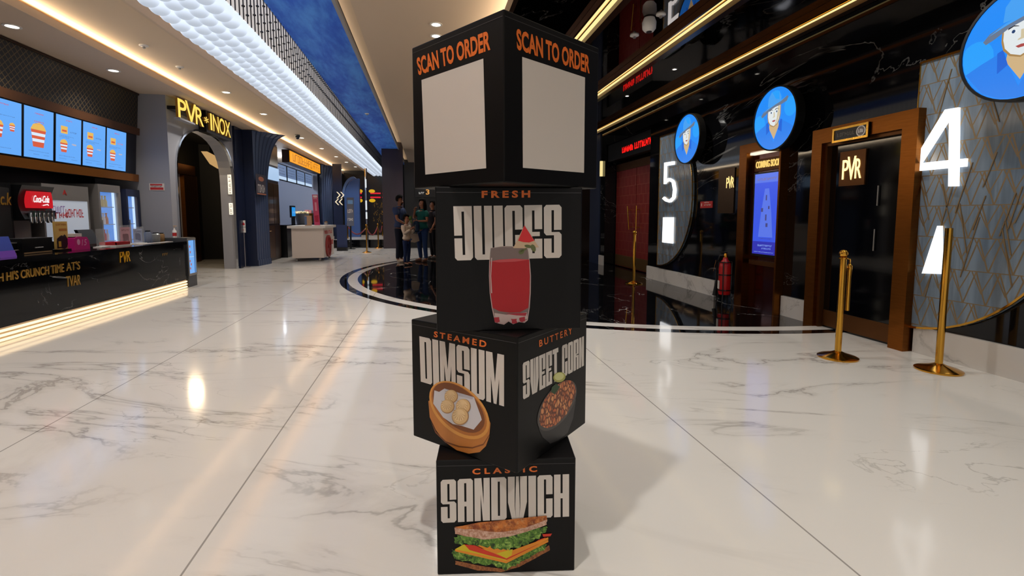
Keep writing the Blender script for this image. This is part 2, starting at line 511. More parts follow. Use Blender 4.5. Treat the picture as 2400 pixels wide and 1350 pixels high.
def glyph(ch):
    hy = .10
    def r(x0, x1, y0, y1, cut=''):
        k, q = .13, .05
        p = []
        p += [(x0 + k, y0), ] if 'a' in cut else [(x0, y0)]
        if 'b' in cut: p += [(x1 - k, y0), (x1, y0 + q)]
        else: p += [(x1, y0)]
        if 'c' in cut: p += [(x1, y1 - q), (x1 - k, y1)]
        else: p += [(x1, y1)]
        if 'd' in cut: p += [(x0 + k, y1), (x0, y1 - q)]
        else: p += [(x0, y1)]
        if 'a' in cut: p += [(x0, y0 + q)]
        return p
    top, bot = r(XL, XR, 1 - hy, 1), r(XL, XR, 0, hy)
    L, Rr = r(0, XL, 0, 1, 'ad'), r(XR, 1, 0, 1, 'bc')
    if ch == 'S': return [r(0, XL, .43, 1, 'ad'), top, r(XR, 1, .53, 1, 'c'), r(XL, XR, .43, .49), r(XR, 1, 0, .49, 'bc'), bot, r(0, XL, 0, .37, 'a')]
    if ch == 'A': return [r(0, XL, 0, 1, 'd'), r(XR, 1, 0, 1, 'c'), top, r(XL, XR, .36, .47)]
    if ch == 'N': return [r(0, .40, 0, 1), r(.60, 1, 0, 1), [(.40, 1), (.46, 1), (.60, .38), (.60, 0), (.54, 0), (.40, .62)]]
    if ch == 'D': return [r(0, XL, 0, 1), Rr, top, bot]
    if ch == 'O': return [L, Rr, top, bot]
    if ch == 'W': return [[(0, 1), (.36, 1), (.35, .3), (.42, 0), (.2, 0), (0, .4)], [(.43, 1), (.57, 1), (.62, .3), (.58, 0), (.42, 0), (.38, .3)], [(.64, 1), (1, 1), (1, .4), (.8, 0), (.58, 0), (.65, .3)]]
    if ch == 'w': return [[(0, 1), (.33, 1), (.42, .33), (.42, 0), (.18, 0)], [(.42, .33), (.5, .95), (.58, .33), (.58, 0), (.42, 0)], [(.67, 1), (1, 1), (.82, 0), (.58, 0), (.58, .33)], [(.36, 1), (.5, 1), (.5, .93), (.44, .4)]]
    if ch == 'M': return [r(0, .27, 0, 1), r(.73, 1, 0, 1), [(.27, 1), (.36, 1), (.5, .42), (.64, 1), (.73, 1), (.73, .52), (.58, 0), (.42, 0), (.27, .52)]]
    if ch == 'I': return [r(.0, 1, 0, 1)]
    if ch == 'C': return [L, top, bot, r(XR, 1, .55, 1, 'c'), r(XR, 1, 0, .45, 'b')]
    if ch == 'H': return [r(0, XL, 0, 1), r(XR, 1, 0, 1), r(XL, XR, .44, .56)]
    if ch == 'J': return [r(0, XL, .46, 1), top, r(XR, 1, 0, 1, 'b'), bot, r(0, XL, 0, .41, 'a')]
    if ch == 'U': return [r(0, XL, 0, 1, 'a'), r(XR, 1, 0, 1, 'b'), bot]
    if ch == 'E': return [r(0, XL, 0, 1), top, bot, r(XL, .86, .42, .5), r(XR, 1, .55, 1), r(XR, 1, 0, .37)]
    if ch == 'R': return [r(0, XL, 0, 1), r(XR, 1, .5, 1, 'c'), top, r(XL, XR, .42, .54), r(XR, 1, 0, .47)]
    if ch == 'T': return [r(0, 1, .86, 1), r(.27, .73, 0, .86)]
    return []
def headline(mb, fr, text, quad, c, m=0):
    """heavy condensed block capitals fitted into a quad (bl, br, tr, tl) on the face"""
    ws = [.5 if ch == 'I' else (1.25 if ch in 'MW' else (.45 if ch == ' ' else 1.0)) for ch in text]
    gap = .1
    tot = sum(ws) + gap * (len(text) - 1)
    bl, br, tr, tl = quad
    x = 0
    for ch, w in zip(text, ws):
        for pl in glyph(ch):
            pts = []
            for px, py in pl:
                s_, t = (x + px * w) / tot, py
                pts.append(tuple((1 - t) * ((1 - s_) * bl[i] + s_ * br[i]) + t * ((1 - s_) * tl[i] + s_ * tr[i]) for i in (0, 1)))
            mb.poly(fr, pts, c, m=m)
        x += w + gap
    return mb
# ================================================================== THE SETTING
struct('floor', MB().box(-7, 5.3, -4, 30, -.1, 0), M_FLOOR)
Y0, Y1 = -4, 26
struct('ceiling', MB().box(-7, 5.3, Y0, 30, 4.35, 4.45), M_BLKM, 'unseen dark slab added above the hung ceilings against light leaks')  # unseen slab added to keep world light out of the ceiling gaps
struct('ceiling', MB().box(-6.6, -4.15, Y0, Y1, 3.40, 3.45), M_BEIGE, 'plaster ceiling over the snack counter')
struct('ceiling', MB().box(-4.75, -3.15, Y0, Y1, 3.56, 3.61), M_BEIGE2, 'plaster ceiling strip with downlights between two coves')
struct('ceiling', MB().box(-3.6, -1.96, Y0, Y1, 4.0, 4.05).box(-3.62, -3.6, Y0, Y1, 3.61, 4.05), M_BEIGE2, 'recess above the globe light')
struct('ceiling', MB().box(-1.96, -1.1, Y0, Y1, 3.9, 3.95), M_BLUEC, 'brushed blue ceiling panel')
XS = at(820, 0, Z=3.92).x
struct('ceiling', MB().box(-1.75, XS + .12, Y0, Y1, 4.16, 4.2).box(-1.77, -1.75, Y0, Y1, 3.96, 4.2), M_BEIGE2, 'recess of the cove between blue and beige ceilings')
struct('ceiling', MB().box(XS, 2.3, Y0, Y1, 3.92, 3.96), M_BEIGE, 'beige vault ceiling between blue panel and black mirror')
struct('ceiling', MB().box(.95, 4.45, Y0, 13.2, 3.5, 3.56), M_MIRROR, 'black mirror ceiling over the screen doors')
struct('ceiling', MB().box(.95, 5.3, 13.2, Y1, 3.5, 3.56), M_BLK, 'dark ceiling at the far end')
struct('trim_1', MB().box(.90, .95, Y0, Y1, 3.47, 3.62), M_BROWN, 'brown edge of the mirror ceiling')
struct('trim_2', MB().box(-1.12, -1.08, Y0, Y1, 3.87, 3.98), M_GREYW, 'grey lip of the blue ceiling panel')
struct('trim_3', MB().box(-3.17, -3.13, Y0, Y1, 3.53, 3.64), M_BEIGE, 'lip of the ceiling strip beside the globes')
struct('trim_4', MB().box(-4.17, -4.13, Y0, Y1, 3.38, 3.47), M_BEIGE, 'lip of the counter ceiling')

# --- right wall, black marble, with the opening of the far screen door
WR = 4.45
for q in ((Y0, 9.45, 0), (12.0, 12.35, 0), (9.45, 12.0, 3.04)):
    struct('wall_right', MB().box(WR, 4.9, q[0], q[1], q[2], 4.35), M_BLACK)
struct('wall_right', MB().box(4.9, 5.1, 9.45, 30, 0, 4.35), M_BROWN, 'dark wall beyond the far screen door')
struct('wall_right', MB().box(4.42, 4.9, 12.35, 13.1, 0, 3.5), M_NAVY2, 'blue grey pilaster past the far screen door')
for (a0, a1) in ((7.0, 9.43), (5.03, 5.52), (Y0, 3.78)):
    struct('baseboard_right', MB().box(4.415, WR, a0, a1, 0, .25), M_SKIRT)
struct('baseboard_right', MB().box(4.415, WR, 12.02, 12.33, 0, .25), M_SKIRT)

# --- far end: raised landing, dark wall with glowing lines
struct('wall_back', MB().box(-7, 5.3, 26, 26.2, 0, 4.35), M_BLKM)
struct('floor', MB().box(-4.4, 1.5, 20.6, 26, 0, .32), M_COUNT, 'raised landing at the far end')
struct('trim_5', MB().box(-4.4, 1.5, 20.62, 26, .32, .335), mat('pale_stone', (190, 186, 180), .25), 'pale top of the landing')

# --- left side: black back wall of the counter, grey end wall, arch wall
struct('wall_left', MB().box(-6.6, -5.75, Y0, 9.8, 0, 3.4), M_BLK, 'black wall behind the snack counter')
struct('wall_left', MB().box(-5.75, -4.55, 9.8, 9.95, 0, 3.4), M_GREYW, 'grey end wall of the snack counter')
ARCH = (10.0, 12.75, 2.0, 3.02)       # y0, y1, spring, crown
ya, yb, zs, zc = ARCH
fr = facing_right(-4.55)
def sup(cx, cy, rx, ry, n, e=2.5):
    o = []
    for i in range(n + 1):
        t = PI * (1 - i / n); c, s_ = math.cos(t), math.sin(t)
        o.append((cx + rx * math.copysign(abs(c) ** (2 / e), c), cy + ry * abs(s_) ** (2 / e)))
    return o
arch_in = [(ya, 0)] + sup((ya + yb) / 2, zs, (yb - ya) / 2, zc - zs, 20) + [(yb, 0)]
wall = MB()
out = [(9.95, 0)] + [(9.95 + (12.8 - 9.95) * i / 20, 3.4) for i in range(21)] + [(12.8, 0)]
wall.band(fr, out, arch_in, -.3, 0, 0, closed=False)
struct('wall_left', wall, M_GREYW, 'grey wall with the arched doorway')
rim = MB().band(fr, arch_in, [(ya + .035, 0)] + sup((ya + yb) / 2, zs, (yb - ya) / 2 - .035, zc - zs - .035, 20) + [(yb - .035, 0)], -.02, .03, 0, closed=False)
struct('trim_6', rim, M_CHROME, 'polished edging of the arched doorway', smooth=True)
for q in ((-6.6, -6.5, 9.95, 15.9, 0, 3.4), (-6.5, -4.86, 9.96, 15.8, 3.33, 3.4)):
    struct('wall_left', MB().box(*q), M_BLKM, 'dark passage behind the arch')
struct('wall_left', MB().box(-4.87, -4.5, 12.81, 13.28, 0, 3.4), M_NAVY, 'navy pilaster between arch and ribbed column')
struct('wall_left', MB().box(-6.5, -4.88, 15.7, 15.79, 0, 3.33), M_BLKM, 'black end wall of the passage')
struct('wall_left', MB().box(-6.6, -6.5, 15.9, 26, 0, 3.4), M_NAVY2, 'blue grey rear wall of the far stall')
struct('wall_left', MB().box(-6.5, -4.4, 21.1, 21.2, 0, 3.4).box(-6.5, -4.5, 15.8, 15.9, 0, 3.4), mat('stall_grey', (120, 128, 148), .6), 'side walls of the far stall')
struct('wall_left', MB().box(-4.87, -4.6, 23.0, 26, 0, 3.4), M_NAVY2, 'navy wall past the second ribbed column')

def ribbed(y0, y1, zr):
    n = 6
    prof = []
    for i in range(n):
        w = (y1 - y0) / n
        prof += [(y0 + i * w, 0), (y0 + i * w + w * .66, 0), (y0 + i * w + w * .68, -.05), (y0 + i * w + w * .98, -.05)]
    prof += [(y1, 0)]
    levels = [0, .15, .15001, 1.0, zr] + [zr + (3.39 - zr) * i / 14 for i in range(1, 15)]
    vs = []; m = len(prof) + 2
    for z in levels:
        t = max(0, (z - zr) / (3.39 - zr))
        fl_ = .50 * (1 - math.sqrt(max(0, 1 - t * t)))
        xs = lambda y: -4.27 + (.1 + fl_) * (y - y0) / (y1 - y0) + (.02 if z <= .15 else 0)
        vs += [(-4.86, y0, z)] + [(xs(y) + d, y, z) for y, d in prof] + [(-4.86, y1, z)]
    fs = [(k * m + i, k * m + (i + 1) % m, (k + 1) * m + (i + 1) % m, (k + 1) * m + i) for k in range(len(levels) - 1) for i in range(m)]
    b = MB().mesh(vs, [f_ for f_ in fs if f_[0] % m not in (0, m - 2, m - 1)], 0).mesh(vs, [f_ for f_ in fs if f_[0] % m in (0, m - 2, m - 1)] + [tuple(range(m - 1, -1, -1)), tuple((len(levels) - 1) * m + i for i in range(m))], 1)
    return b
o = ribbed(13.3, 14.0, 1.9).build('ribbed_column', [mat('ribbed_navy', (62, 76, 106), .4), M_NAVY])
tag(o, 'navy ribbed column flaring out at its top, nearer one, beside the arched doorway', 'column')
o = ribbed(21.3, 22.9, 1.9).build('ribbed_column', [MATS['ribbed_navy'], M_NAVY])
tag(o, 'grey navy ribbed column flaring out at its top, farther one, past the popcorn stall', 'column')
o = box('pillar', mat('dark_plum', (52, 40, 48), .25), None, -1.75, -.95, 20.0, 20.58, 0, 4.15)
tag(o, 'dark glossy square pillar behind the family', 'pillar')

# ================================================================== lamps in the ceiling
ORD = ['first', 'second', 'third', 'fourth', 'fifth', 'sixth', 'seventh', 'eighth', 'ninth', 'tenth', 'eleventh', 'twelfth']
def downlight(x, y, z, label, group, power=25, r=.075, color=(1, .96, .90)):
    power *= 3.0
    t = thing('downlight', label, 'ceiling lamp', (x, y, z), group)
    MB().lathe((x, y, z - .008), [(r * .82, .0), (r * 1.15, .0), (r * 1.15, .008), (r * .82, .008)], 20, cap=False).build('trim_ring', M_WHITE, t)
    MB().lathe((x, y, z - .006), [(0, 0), (r * .82, 0), (r * .82, .004), (0, .004)], 20).build('lens', glow((255, 246, 230), 6.0), t)
    l = bpy.data.lights.new('downlight_beam', 'SPOT')
    l.energy = power; l.color = color; l.spot_size = math.radians(120); l.spot_blend = .8; l.shadow_soft_size = .05
    o = bpy.data.objects.new('downlight_beam', l); COL.objects.link(o)
    o.location = (0, 0, -.03); o.parent = t
    return t
for i, y in enumerate(((-4.6, -.4), (-4.6, 2.9), tuple(at(28, 61, Z=3.4))[:2], tuple(at(266, 165, Z=3.4))[:2])):
    downlight(y[0], y[1], 3.40, ORD[i] + ' downlight from the front in the ceiling over the snack counter', 'downlights over the snack counter', 30)
for i, y in enumerate([(-3.57, 1.0), (-3.57, 4.2)] + [tuple(at(u, v, Z=3.56))[:2] for u, v in ((530, 216), (618, 267), (707, 323), (754, 348), (788, 367), (812, 380), (833, 391))]):
    downlight(y[0], y[1], 3.56, ORD[i] + ' downlight from the front in the ceiling strip beside the globes', 'downlights beside the globes', 42)
for i, (x, y) in enumerate((tuple(at(1022, 57, Z=3.92))[:2], tuple(at(1022, 84, Z=3.92))[:2], (.1, 5.0), (-.2, 1.0), (.6, -1.2), (-.6, -2.4), (.2, 15), (0, 19))):  # those behind the camera are added to light the cube fronts
    downlight(x, y, 3.92, ORD[i] + ' unseen downlight in the beige vault ceiling' if i > 1 else ('downlight in the beige ceiling, %s of the two left of the top cube' % ('upper', 'lower')[i]), 'downlights in the beige vault', 60)
for i, (x, y) in enumerate(((3.75, 3.5), (3.75, 7.2), (3.7, 8.9), (3.4, 10.9), (2.45, 1.4), (2.45, 4.0), (3.7, 1.2))):  # those near the camera are out of view, added to brighten the floor
    downlight(x, y, 3.5, ORD[i] + ' small downlight from the front in the partly added set on the black mirror ceiling', 'partly added downlights in the mirror ceiling', 22, .035)

# --- three bronze light channels under the mirror ceiling
for i, x in enumerate((1.87, 3.03, 4.28)):
    t = thing('light_channel', ('leftmost of the three golden light channels on the mirror ceiling, half behind the top cube',
              'middle one of the three golden light channels on the mirror ceiling', 'rightmost of the three golden light channels, along the black marble wall')[i],
              'ceiling light', (x, 4.5, 3.4), 'light channels on the mirror ceiling')
    ya_, yb_ = -3.5, 13.1
    box('housing', M_GOLD, t, x - .10, x - .075, ya_, yb_, 3.42, 3.497)
    box('housing', M_BROWN, t, x + .075, x + .16, ya_, yb_, 3.40, 3.497)
    [box('light_strip', glow((255, 222, 150), 1.25), t, x + s_ * .04 - .032, x + s_ * .04 + .032, ya_, yb_, 3.455, 3.475) for s_ in (-1, 1)]
    box('divider', M_GOLDP, t, x - .008, x + .008, ya_, yb_, 3.445, 3.48)

# --- long light of white globes on rods
t = thing('globe_chandelier', 'long ceiling light of white glowing globes hanging on dark rods along the hall', 'chandelier', (-2.29, 12, 3.9))
proto = MB().ball((0, 0, 0), .106, 20, 12)
pm = None; spots = []
rnd = random.Random(3)
j = 0
y = 1.6
while y < 25.5:
    for i in range(4):
        yy = y + (.105 if i % 2 else 0)
        spots.append((-2.595 + i * .178, yy, 3.35 + .018 * (i % 2) + rnd.uniform(-.006, .006)))
    y += .21
spots_vis = [s for s in spots]
spots_vis.sort(key=lambda s: abs(s[1] - 3.6))
near = spots_vis[:100]
far_ = spots_vis[100:]
for s in near:
    if pm is None:
        g = proto.build('globe', M_GLOBE, None, True); pm = g.data
    else:
        g = bpy.data.objects.new('globe', pm); COL.objects.link(g)
    g.parent = t; g.location = V(s) - t.location
b = MB()
gl = MB().ball((0, 0, 0), .106, 14, 8)
for s in far_:
    b.mesh([p + V(s) for p in gl.v], gl.f)
o = b.build('globes', M_GLOBE, t, True); o['kind'] = 'stuff'
# slatted side of the light: white slats with dark rods and beads in front
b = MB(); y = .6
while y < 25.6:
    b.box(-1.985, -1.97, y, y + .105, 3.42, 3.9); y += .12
o = b.build('slatted_side', mat('self_lit_white_slats', (222, 218, 214), .5, emit=.5, ecol=(236, 230, 224)), t); o['kind'] = 'stuff'  # glow added to the slats to lift their brightness
box('backing', M_BLKM, t, -2.03, -2.0, .6, 25.6, 3.45, 3.9)
y = .6; k = 0; rest = MB()
rod_m = mat('rod_navy', (26, 28, 40), .35)
while y < 25.6:
    b = MB() if (2.5 < y < 9 and k < 100) else rest
    yy = y - .008
    b.cyl((-1.955, yy, 3.4), (-1.955, yy, 3.9), .007, 6)
    for q in range(2):
        z = 3.45 + .4 * ((k * .37 + q * .5) % 1)
        b.ball((-1.955, yy, z), .02, 8, 4, 0, (1, 1, .6))
    if b is not rest:
        b.build('rod', rod_m, t); k += 1
    else:
        k += 0
    y += .12
o = rest.build('rods', rod_m, t); o['kind'] = 'stuff'

# --- small devices on ceilings
def dome_camera(p, r, label, mats=(M_WHITE, M_BLK)):
    t = thing('security_camera', label, 'camera', p)
    x, y, z = p
    MB().lathe((x, y, z - r * 1.1), [(r * .8, 0), (r, r * .3), (r, r * 1.1)], 18).build('housing', mats[0], t, True)
    MB().ball((x, y, z - r * 1.1), r * .72, 16, 8).build('lens_dome', mats[1], t, True)
p = at(697, 316, Z=3.56); dome_camera((p.x, p.y, 3.56), .07, 'small dark dome camera on the ceiling strip above the ribbed column', (M_BLK, M_NAVY))
p = at(1522, 40, Z=3.5)
x, y, z = p
t = thing('projector_camera', 'white rounded camera housing hanging from the black mirror ceiling', 'camera', (x, y, 3.5))
MB().lathe((x, y, 3.5 - .16), [(.05, 0), (.075, .03), (.08, .1), (.06, .15), (.03, .16)], 18).build('housing', M_WHITE, t, True)
MB().lathe((x, y, 3.5 - .17), [(.03, 0), (.035, .02)], 14).build('lens', M_BLK, t)
for (u, v, zz, lab) in ((1487, 82, 3.5, 'white fire sprinkler head under the black mirror ceiling'), (1549, 33, 3.5, 'round white smoke detector under the black mirror ceiling'),
                        (337, 106, 3.56, 'round white speaker in the ceiling strip, nearest to the camera'), (421, 156, 3.56, 'small round sensor in the ceiling strip, farther than the speaker'),
                        (860, 266, 3.9, 'small white sprinkler on the blue ceiling')):
    p = at(u, v, Z=zz)
    t = thing('ceiling_sensor', lab, 'sensor', (p.x, p.y, zz))
    MB().lathe((p.x, p.y, zz - .02), [(.03, 0), (.055, .008), (.055, .02)], 16).build('cover', M_WHITE, t)
    MB().lathe((p.x, p.y, zz - .045), [(.008, 0), (.02, .006), (.012, .03)], 10).build('nozzle', M_STEEL, t)
# ================================================================== THE TOWER OF FOUR PRINTED CUBES
tower = thing('promotional_tower', 'tall stack of four black twisted cubes advertising food, standing on the marble floor', 'display stand', (.28, 1.84, 0))
def cube_frames(cx, cy, s, a, z0, z1):
    r = s / 2; c, n = math.cos(a), math.sin(a)
    P = [V((cx + c * i - n * j, cy + n * i + c * j, z0)) for i, j in ((-r, -r), (r, -r), (r, r), (-r, r))]
    return P, Frame(P[0], P[1] - P[0], (0, 0, 1)), Frame(P[3], P[0] - P[3], (0, 0, 1)), z1 - z0
def cube(label, cx, cy, s, a, z0, z1):
    P, f, l, h = cube_frames(cx, cy, s, a, z0, z1)
    b = MB()
    b.poly(f, [(0, 0), (s, 0), (s, h), (0, h)], -s, 0)
    o = b.build('display_cube', [M_CARD, M_CARD2], tower)
    o['label'] = label
    bv = o.modifiers.new('soft_edges', 'BEVEL'); bv.width = .004; bv.segments = 2
    return o, f, l, h
def PX(fr, off, sc, pts):
    return [fr.hit(off[0] + x / sc, off[1] + y / sc) for x, y in pts]
def tape(cb, f, s, h):      # thin edge tape seen along the top of the face
    b = MB()
    b.rect(f, .004, s - .004, h - .020, h - .018, .0008)
    return b.build('edge_seam', mat('seam', (52, 50, 52), .35), cb)
E_ = .0009
# bottom cube -------------------------------------------------------
s4 = .4829
c4, f4, _, h4 = cube('bottom cube with a sandwich picture', .2841, 1.8461, s4, -.1242, 0, .4163)
q4 = lambda pts: PX(f4, (1000, 1010), 3.97, pts)
b = MB(); headline(b, f4, 'SANDWICH', q4([(135, 855), (1325, 795), (1325, 400), (130, 455)]), E_)
b.build('headline', M_OFFW, c4)
b = MB(); write(b, f4, 'CLASSIC', 0, 1, 0, 1, E_, bold=.035, space=1.6, quad=q4([(425, 405), (1028, 380), (1026, 325), (424, 350)]))
b.build('caption', M_ORANGE, c4)
b = MB()
def wob(pts, n, amp, seed):
    r = random.Random(seed); out = []
    for i in range(len(pts)):
        p, q = pts[i], pts[(i + 1) % len(pts)]
        for k in range(n):
            t = k / n
            out.append((p[0] + (q[0] - p[0]) * t + r.uniform(-amp, amp), p[1] + (q[1] - p[1]) * t + r.uniform(-amp, amp)))
    return out
b.poly(f4, q4(wob([(268, 1205), (480, 1250), (720, 1285), (850, 1230), (1000, 1150), (1140, 1062), (1147, 1110), (1000, 1190), (860, 1265), (700, 1312), (470, 1295), (265, 1240)], 2, 2, 1)), 1 * E_, m=1)
b.poly(f4, q4(wob([(232, 1110), (300, 1100), (520, 1150), (740, 1215), (960, 1105), (1120, 1040), (1085, 1110), (940, 1180), (840, 1240), (740, 1290), (620, 1240), (470, 1235), (330, 1205), (250, 1180)], 5, 13, 2)), 1.5 * E_, m=2)
b.poly(f4, q4([(262, 1105), (345, 1055), (745, 1170), (1130, 1010), (1132, 1030), (742, 1228), (270, 1118)]), 2 * E_, m=3)
b.poly(f4, q4([(262, 1098), (345, 1052), (560, 1100), (742, 1178), (742, 1205), (500, 1145)]), 2.3 * E_, m=4)
b.poly(f4, q4([(350, 1052), (450, 1060), (560, 1110), (740, 1175), (920, 1090), (1040, 1010), (1110, 985), (1040, 1050), (745, 1195), (560, 1150), (400, 1105)]), 2.5 * E_, m=5)
b.poly(f4, q4([(420, 1040), (600, 1060), (800, 1105), (1130, 985), (1132, 1005), (742, 1182), (640, 1140)]), 2.8 * E_, m=3)
b.poly(f4, q4([(650, 1135), (800, 1095), (790, 1150), (742, 1182)]), 3 * E_, m=4)
b.poly(f4, q4([(1075, 955), (1166, 950), (1150, 975), (1085, 980)]), 3.1 * E_, m=5)
b.poly(f4, q4(wob([(250, 975), (330, 960), (560, 985), (800, 960), (960, 910), (1120, 885), (1100, 930), (1060, 975), (940, 1040), (820, 1085), (740, 1105), (610, 1080), (480, 1055), (370, 1050), (265, 1050)], 5, 14, 5)), 3.4 * E_, m=2)
b.poly(f4, q4(wob([(262, 890), (300, 900), (450, 905), (640, 930), (840, 905), (1120, 815), (1112, 868), (980, 915), (830, 960), (680, 992), (520, 1003), (400, 980), (266, 955)], 3, 4, 8)), 3.8 * E_, m=6)
b.poly(f4, q4(wob([(262, 888), (480, 848), (1112, 782), (1120, 815), (960, 880), (840, 915), (640, 938), (450, 912), (300, 902)], 3, 3, 9)), 4.2 * E_, m=0)
b.build('sandwich_picture', [toast(), crumb('printed_crust', (110, 58, 24), (168, 104, 54)), lettuce(), ink((226, 140, 30)), ink((206, 186, 24)), ink((206, 50, 22)), crumb('printed_crumb', (172, 120, 92), (214, 178, 158))], c4)
# third cube --------------------------------------------------------
s3 = .4841
c3, f3, l3, h3 = cube('second cube from the floor with dumpling and corn pictures', .2748, 1.8464, s3, .784, .4163, .8685)
q3 = lambda pts: PX(l3, (950, 730), 3.552, pts)
r3 = lambda pts: PX(f3, (950, 730), 3.552, pts)
b = MB(); headline(b, l3, 'DIMSUM', q3([(130, 583), (823, 790), (823, 362), (118, 205)]), E_)
b.build('headline', M_OFFW, c3)
b = MB(); headline(b, f3, 'SWEET CORN', r3([(978, 735), (1485, 450), (1485, 205), (975, 430)]), E_)
b.build('headline', M_OFFW, c3)
b = MB(); write(b, l3, 'STEAMED', 0, 1, 0, 1, E_, bold=.03, space=1.45, quad=q3([(238, 212), (675, 302), (678, 245), (240, 163)]))
b.build('caption', M_ORANGE, c3)
b = MB(); write(b, f3, 'BUTTERY', 0, 1, 0, 1, E_, bold=.02, space=1.45, quad=r3([(1114, 297), (1388, 185), (1386, 130), (1112, 240)]))
b.build('caption', M_ORANGE, c3)
b = MB()
rim_ = ell(452, 820, 298, 182, 36, math.radians(43))
body = [(193, 745), (205, 880), (255, 985), (330, 1085), (430, 1155), (530, 1183), (620, 1170), (672, 1120), (700, 1040), (710, 930), (660, 800), (450, 800), (300, 700)]
b.poly(l3, q3(body), 1 * E_, m=0)
b.poly(l3, q3([(212, 905), (258, 1000), (340, 1080), (450, 1118), (560, 1128), (650, 1100), (702, 1020), (702, 1032), (652, 1112), (560, 1140), (448, 1130), (336, 1092), (252, 1010)]), 1.3 * E_, m=1)
b.poly(l3, q3(rim_), 1.6 * E_, m=2)
b.poly(l3, q3(ell(450, 812, 278, 162, 36, math.radians(43))), 1.9 * E_, m=3)
b.poly(l3, q3(ell(447, 800, 262, 148, 36, math.radians(43))), 2.1 * E_, m=1)
b.poly(l3, q3([(245, 655), (285, 668), (330, 640), (575, 712), (592, 760), (632, 870), (640, 900), (572, 982), (470, 950), (398, 935), (318, 880), (236, 765)]), 2.5 * E_, m=4)
b.poly(l3, q3([(330, 640), (575, 712), (560, 730), (400, 690)]), 2.7 * E_, m=5)
for k, (x, y, r) in enumerate(((383, 703, 54), (353, 785, 56), (484, 785, 60), (460, 868, 68))):
    b.poly(l3, q3(ell(x + 3, y + 4, r * 1.03, r * 1.06, 22, .6)), (2.75 + k * .5) * E_, m=7)
    b.poly(l3, q3(ell(x, y, r * .97, r * .98, 22, .6)), (2.85 + k * .5) * E_, m=6)
    b.poly(l3, q3(ell(x - r * .12, y - r * .1, r * .74, r * .74, 22, .6)), (2.95 + k * .5) * E_, m=8)
    for j in range(9):
        a = PI * (.15 + j / 8 * .95)
        cx, cy = x - 4, y - r * .45
        p1 = (cx + math.cos(a) * r * .16, cy + math.sin(a) * r * .2); p2 = (cx + math.cos(a) * r * .82, cy + math.sin(a) * r * 1.0)
        dx, dy = -(p2[1] - p1[1]) * .045, (p2[0] - p1[0]) * .045
        b.poly(l3, q3([p1, (p2[0] + dx, p2[1] + dy), (p2[0] - dx, p2[1] - dy)]), (3.1 + k * .5) * E_, m=7)
b.build('dumpling_picture', [ink((188, 118, 52)), ink((120, 66, 26)), ink((214, 150, 70)), ink((176, 106, 42)), ink((202, 200, 206)), ink((178, 176, 186)), ink((214, 178, 126)), ink((164, 120, 74)), ink((226, 196, 148))], c3)
b = MB()
b.poly(f3, r3([(1098, 905), (1112, 985), (1140, 1045), (1205, 1100), (1270, 1075), (1350, 1010), (1395, 890), (1418, 740), (1405, 690), (1250, 800)]), 1 * E_, m=0)
b.poly(f3, r3(ell(1260, 782, 240, 118, 36, math.radians(-57))), 1.4 * E_, m=1)
b.poly(f3, r3(wob(ell(1262, 772, 226, 106, 30, math.radians(-57)), 1, 5, 4)), 1.8 * E_, m=2)
b.poly(f3, r3([(1214, 630), (1250, 600), (1285, 625), (1262, 660), (1236, 690), (1210, 668)]), 2.2 * E_, m=3)
b.poly(f3, r3(ell(1278, 546, 52, 42, 20, -.3)), 2.6 * E_, m=4)
b.poly(f3, r3(ell(1276, 540, 40, 30, 20, -.3)), 2.8 * E_, m=5)
b.build('corn_picture', [ink((38, 36, 38)), ink((74, 68, 66)), kernels(), ink((30, 64, 28)), ink((170, 168, 84)), ink((206, 206, 140))], c3)
# second cube -------------------------------------------------------
s2 = .488
c2, f2, _, h2 = cube('third cube from the floor with a juice picture', .2824, 1.8512, s2, -.0634, .8685, 1.3483)
q2 = lambda pts: PX(f2, (1000, 420), 3.75, pts)
b = MB(); headline(b, f2, 'JUICES', q2([(250, 715), (1185, 690), (1185, 224), (234, 238)]), E_)
b.build('headline', M_OFFW, c2)
b = MB(); write(b, f2, 'FRESH', 0, 1, 0, 1, E_, bold=.04, space=1.5, quad=q2([(483, 166), (910, 162), (910, 98), (483, 102)]))
b.build('caption', M_ORANGE, c2)
b = MB()
glass = [(562, 605), (550, 720), (547, 850), (554, 1000), (572, 1130), (600, 1258), (640, 1270), (680, 1278), (720, 1250), (760, 1275), (810, 1255), (860, 1262), (888, 1240), (905, 1130), (914, 1000), (916, 850), (908, 740), (890, 610), (800, 592), (680, 588)]
b.poly(f2, q2(glass), 1 * E_, m=0)
b.poly(f2, q2([(566, 607), (556, 716), (553, 850), (560, 1000), (578, 1125), (606, 1245), (880, 1235), (898, 1130), (907, 1000), (909, 850), (900, 740), (884, 614), (800, 600), (680, 596)]), 1.3 * E_, m=1)
b.poly(f2, q2([(556, 722), (640, 728), (780, 722), (900, 706), (906, 850), (903, 1000), (893, 1130), (820, 1168), (730, 1172), (640, 1160), (580, 1130), (562, 1000), (554, 850)]), 1.7 * E_, m=2)
b.poly(f2, q2([(556, 722), (640, 706), (780, 698), (900, 706), (780, 724), (640, 730)]), 2 * E_, m=3)
b.poly(f2, q2([(596, 1175), (700, 1190), (880, 1168), (884, 1225), (806, 1246), (760, 1264), (720, 1240), (680, 1266), (640, 1258), (606, 1240)]), 2 * E_, m=4)
for (x, y) in ((615, 1240), (765, 1250), (835, 1235)):
    b.poly(f2, q2(wob([(x - 22, y - 22), (x + 24, y - 28), (x + 30, y + 8), (x, y + 20), (x - 16, y + 12)], 2, 4, x)), 2.4 * E_, m=5)
b.poly(f2, q2([(690, 1182), (880, 1172), (870, 1200), (790, 1196)]), 2.3 * E_, m=5)
b.poly(f2, q2([(858, 405), (985, 598), (880, 606), (760, 605)]), 2.6 * E_, m=6)
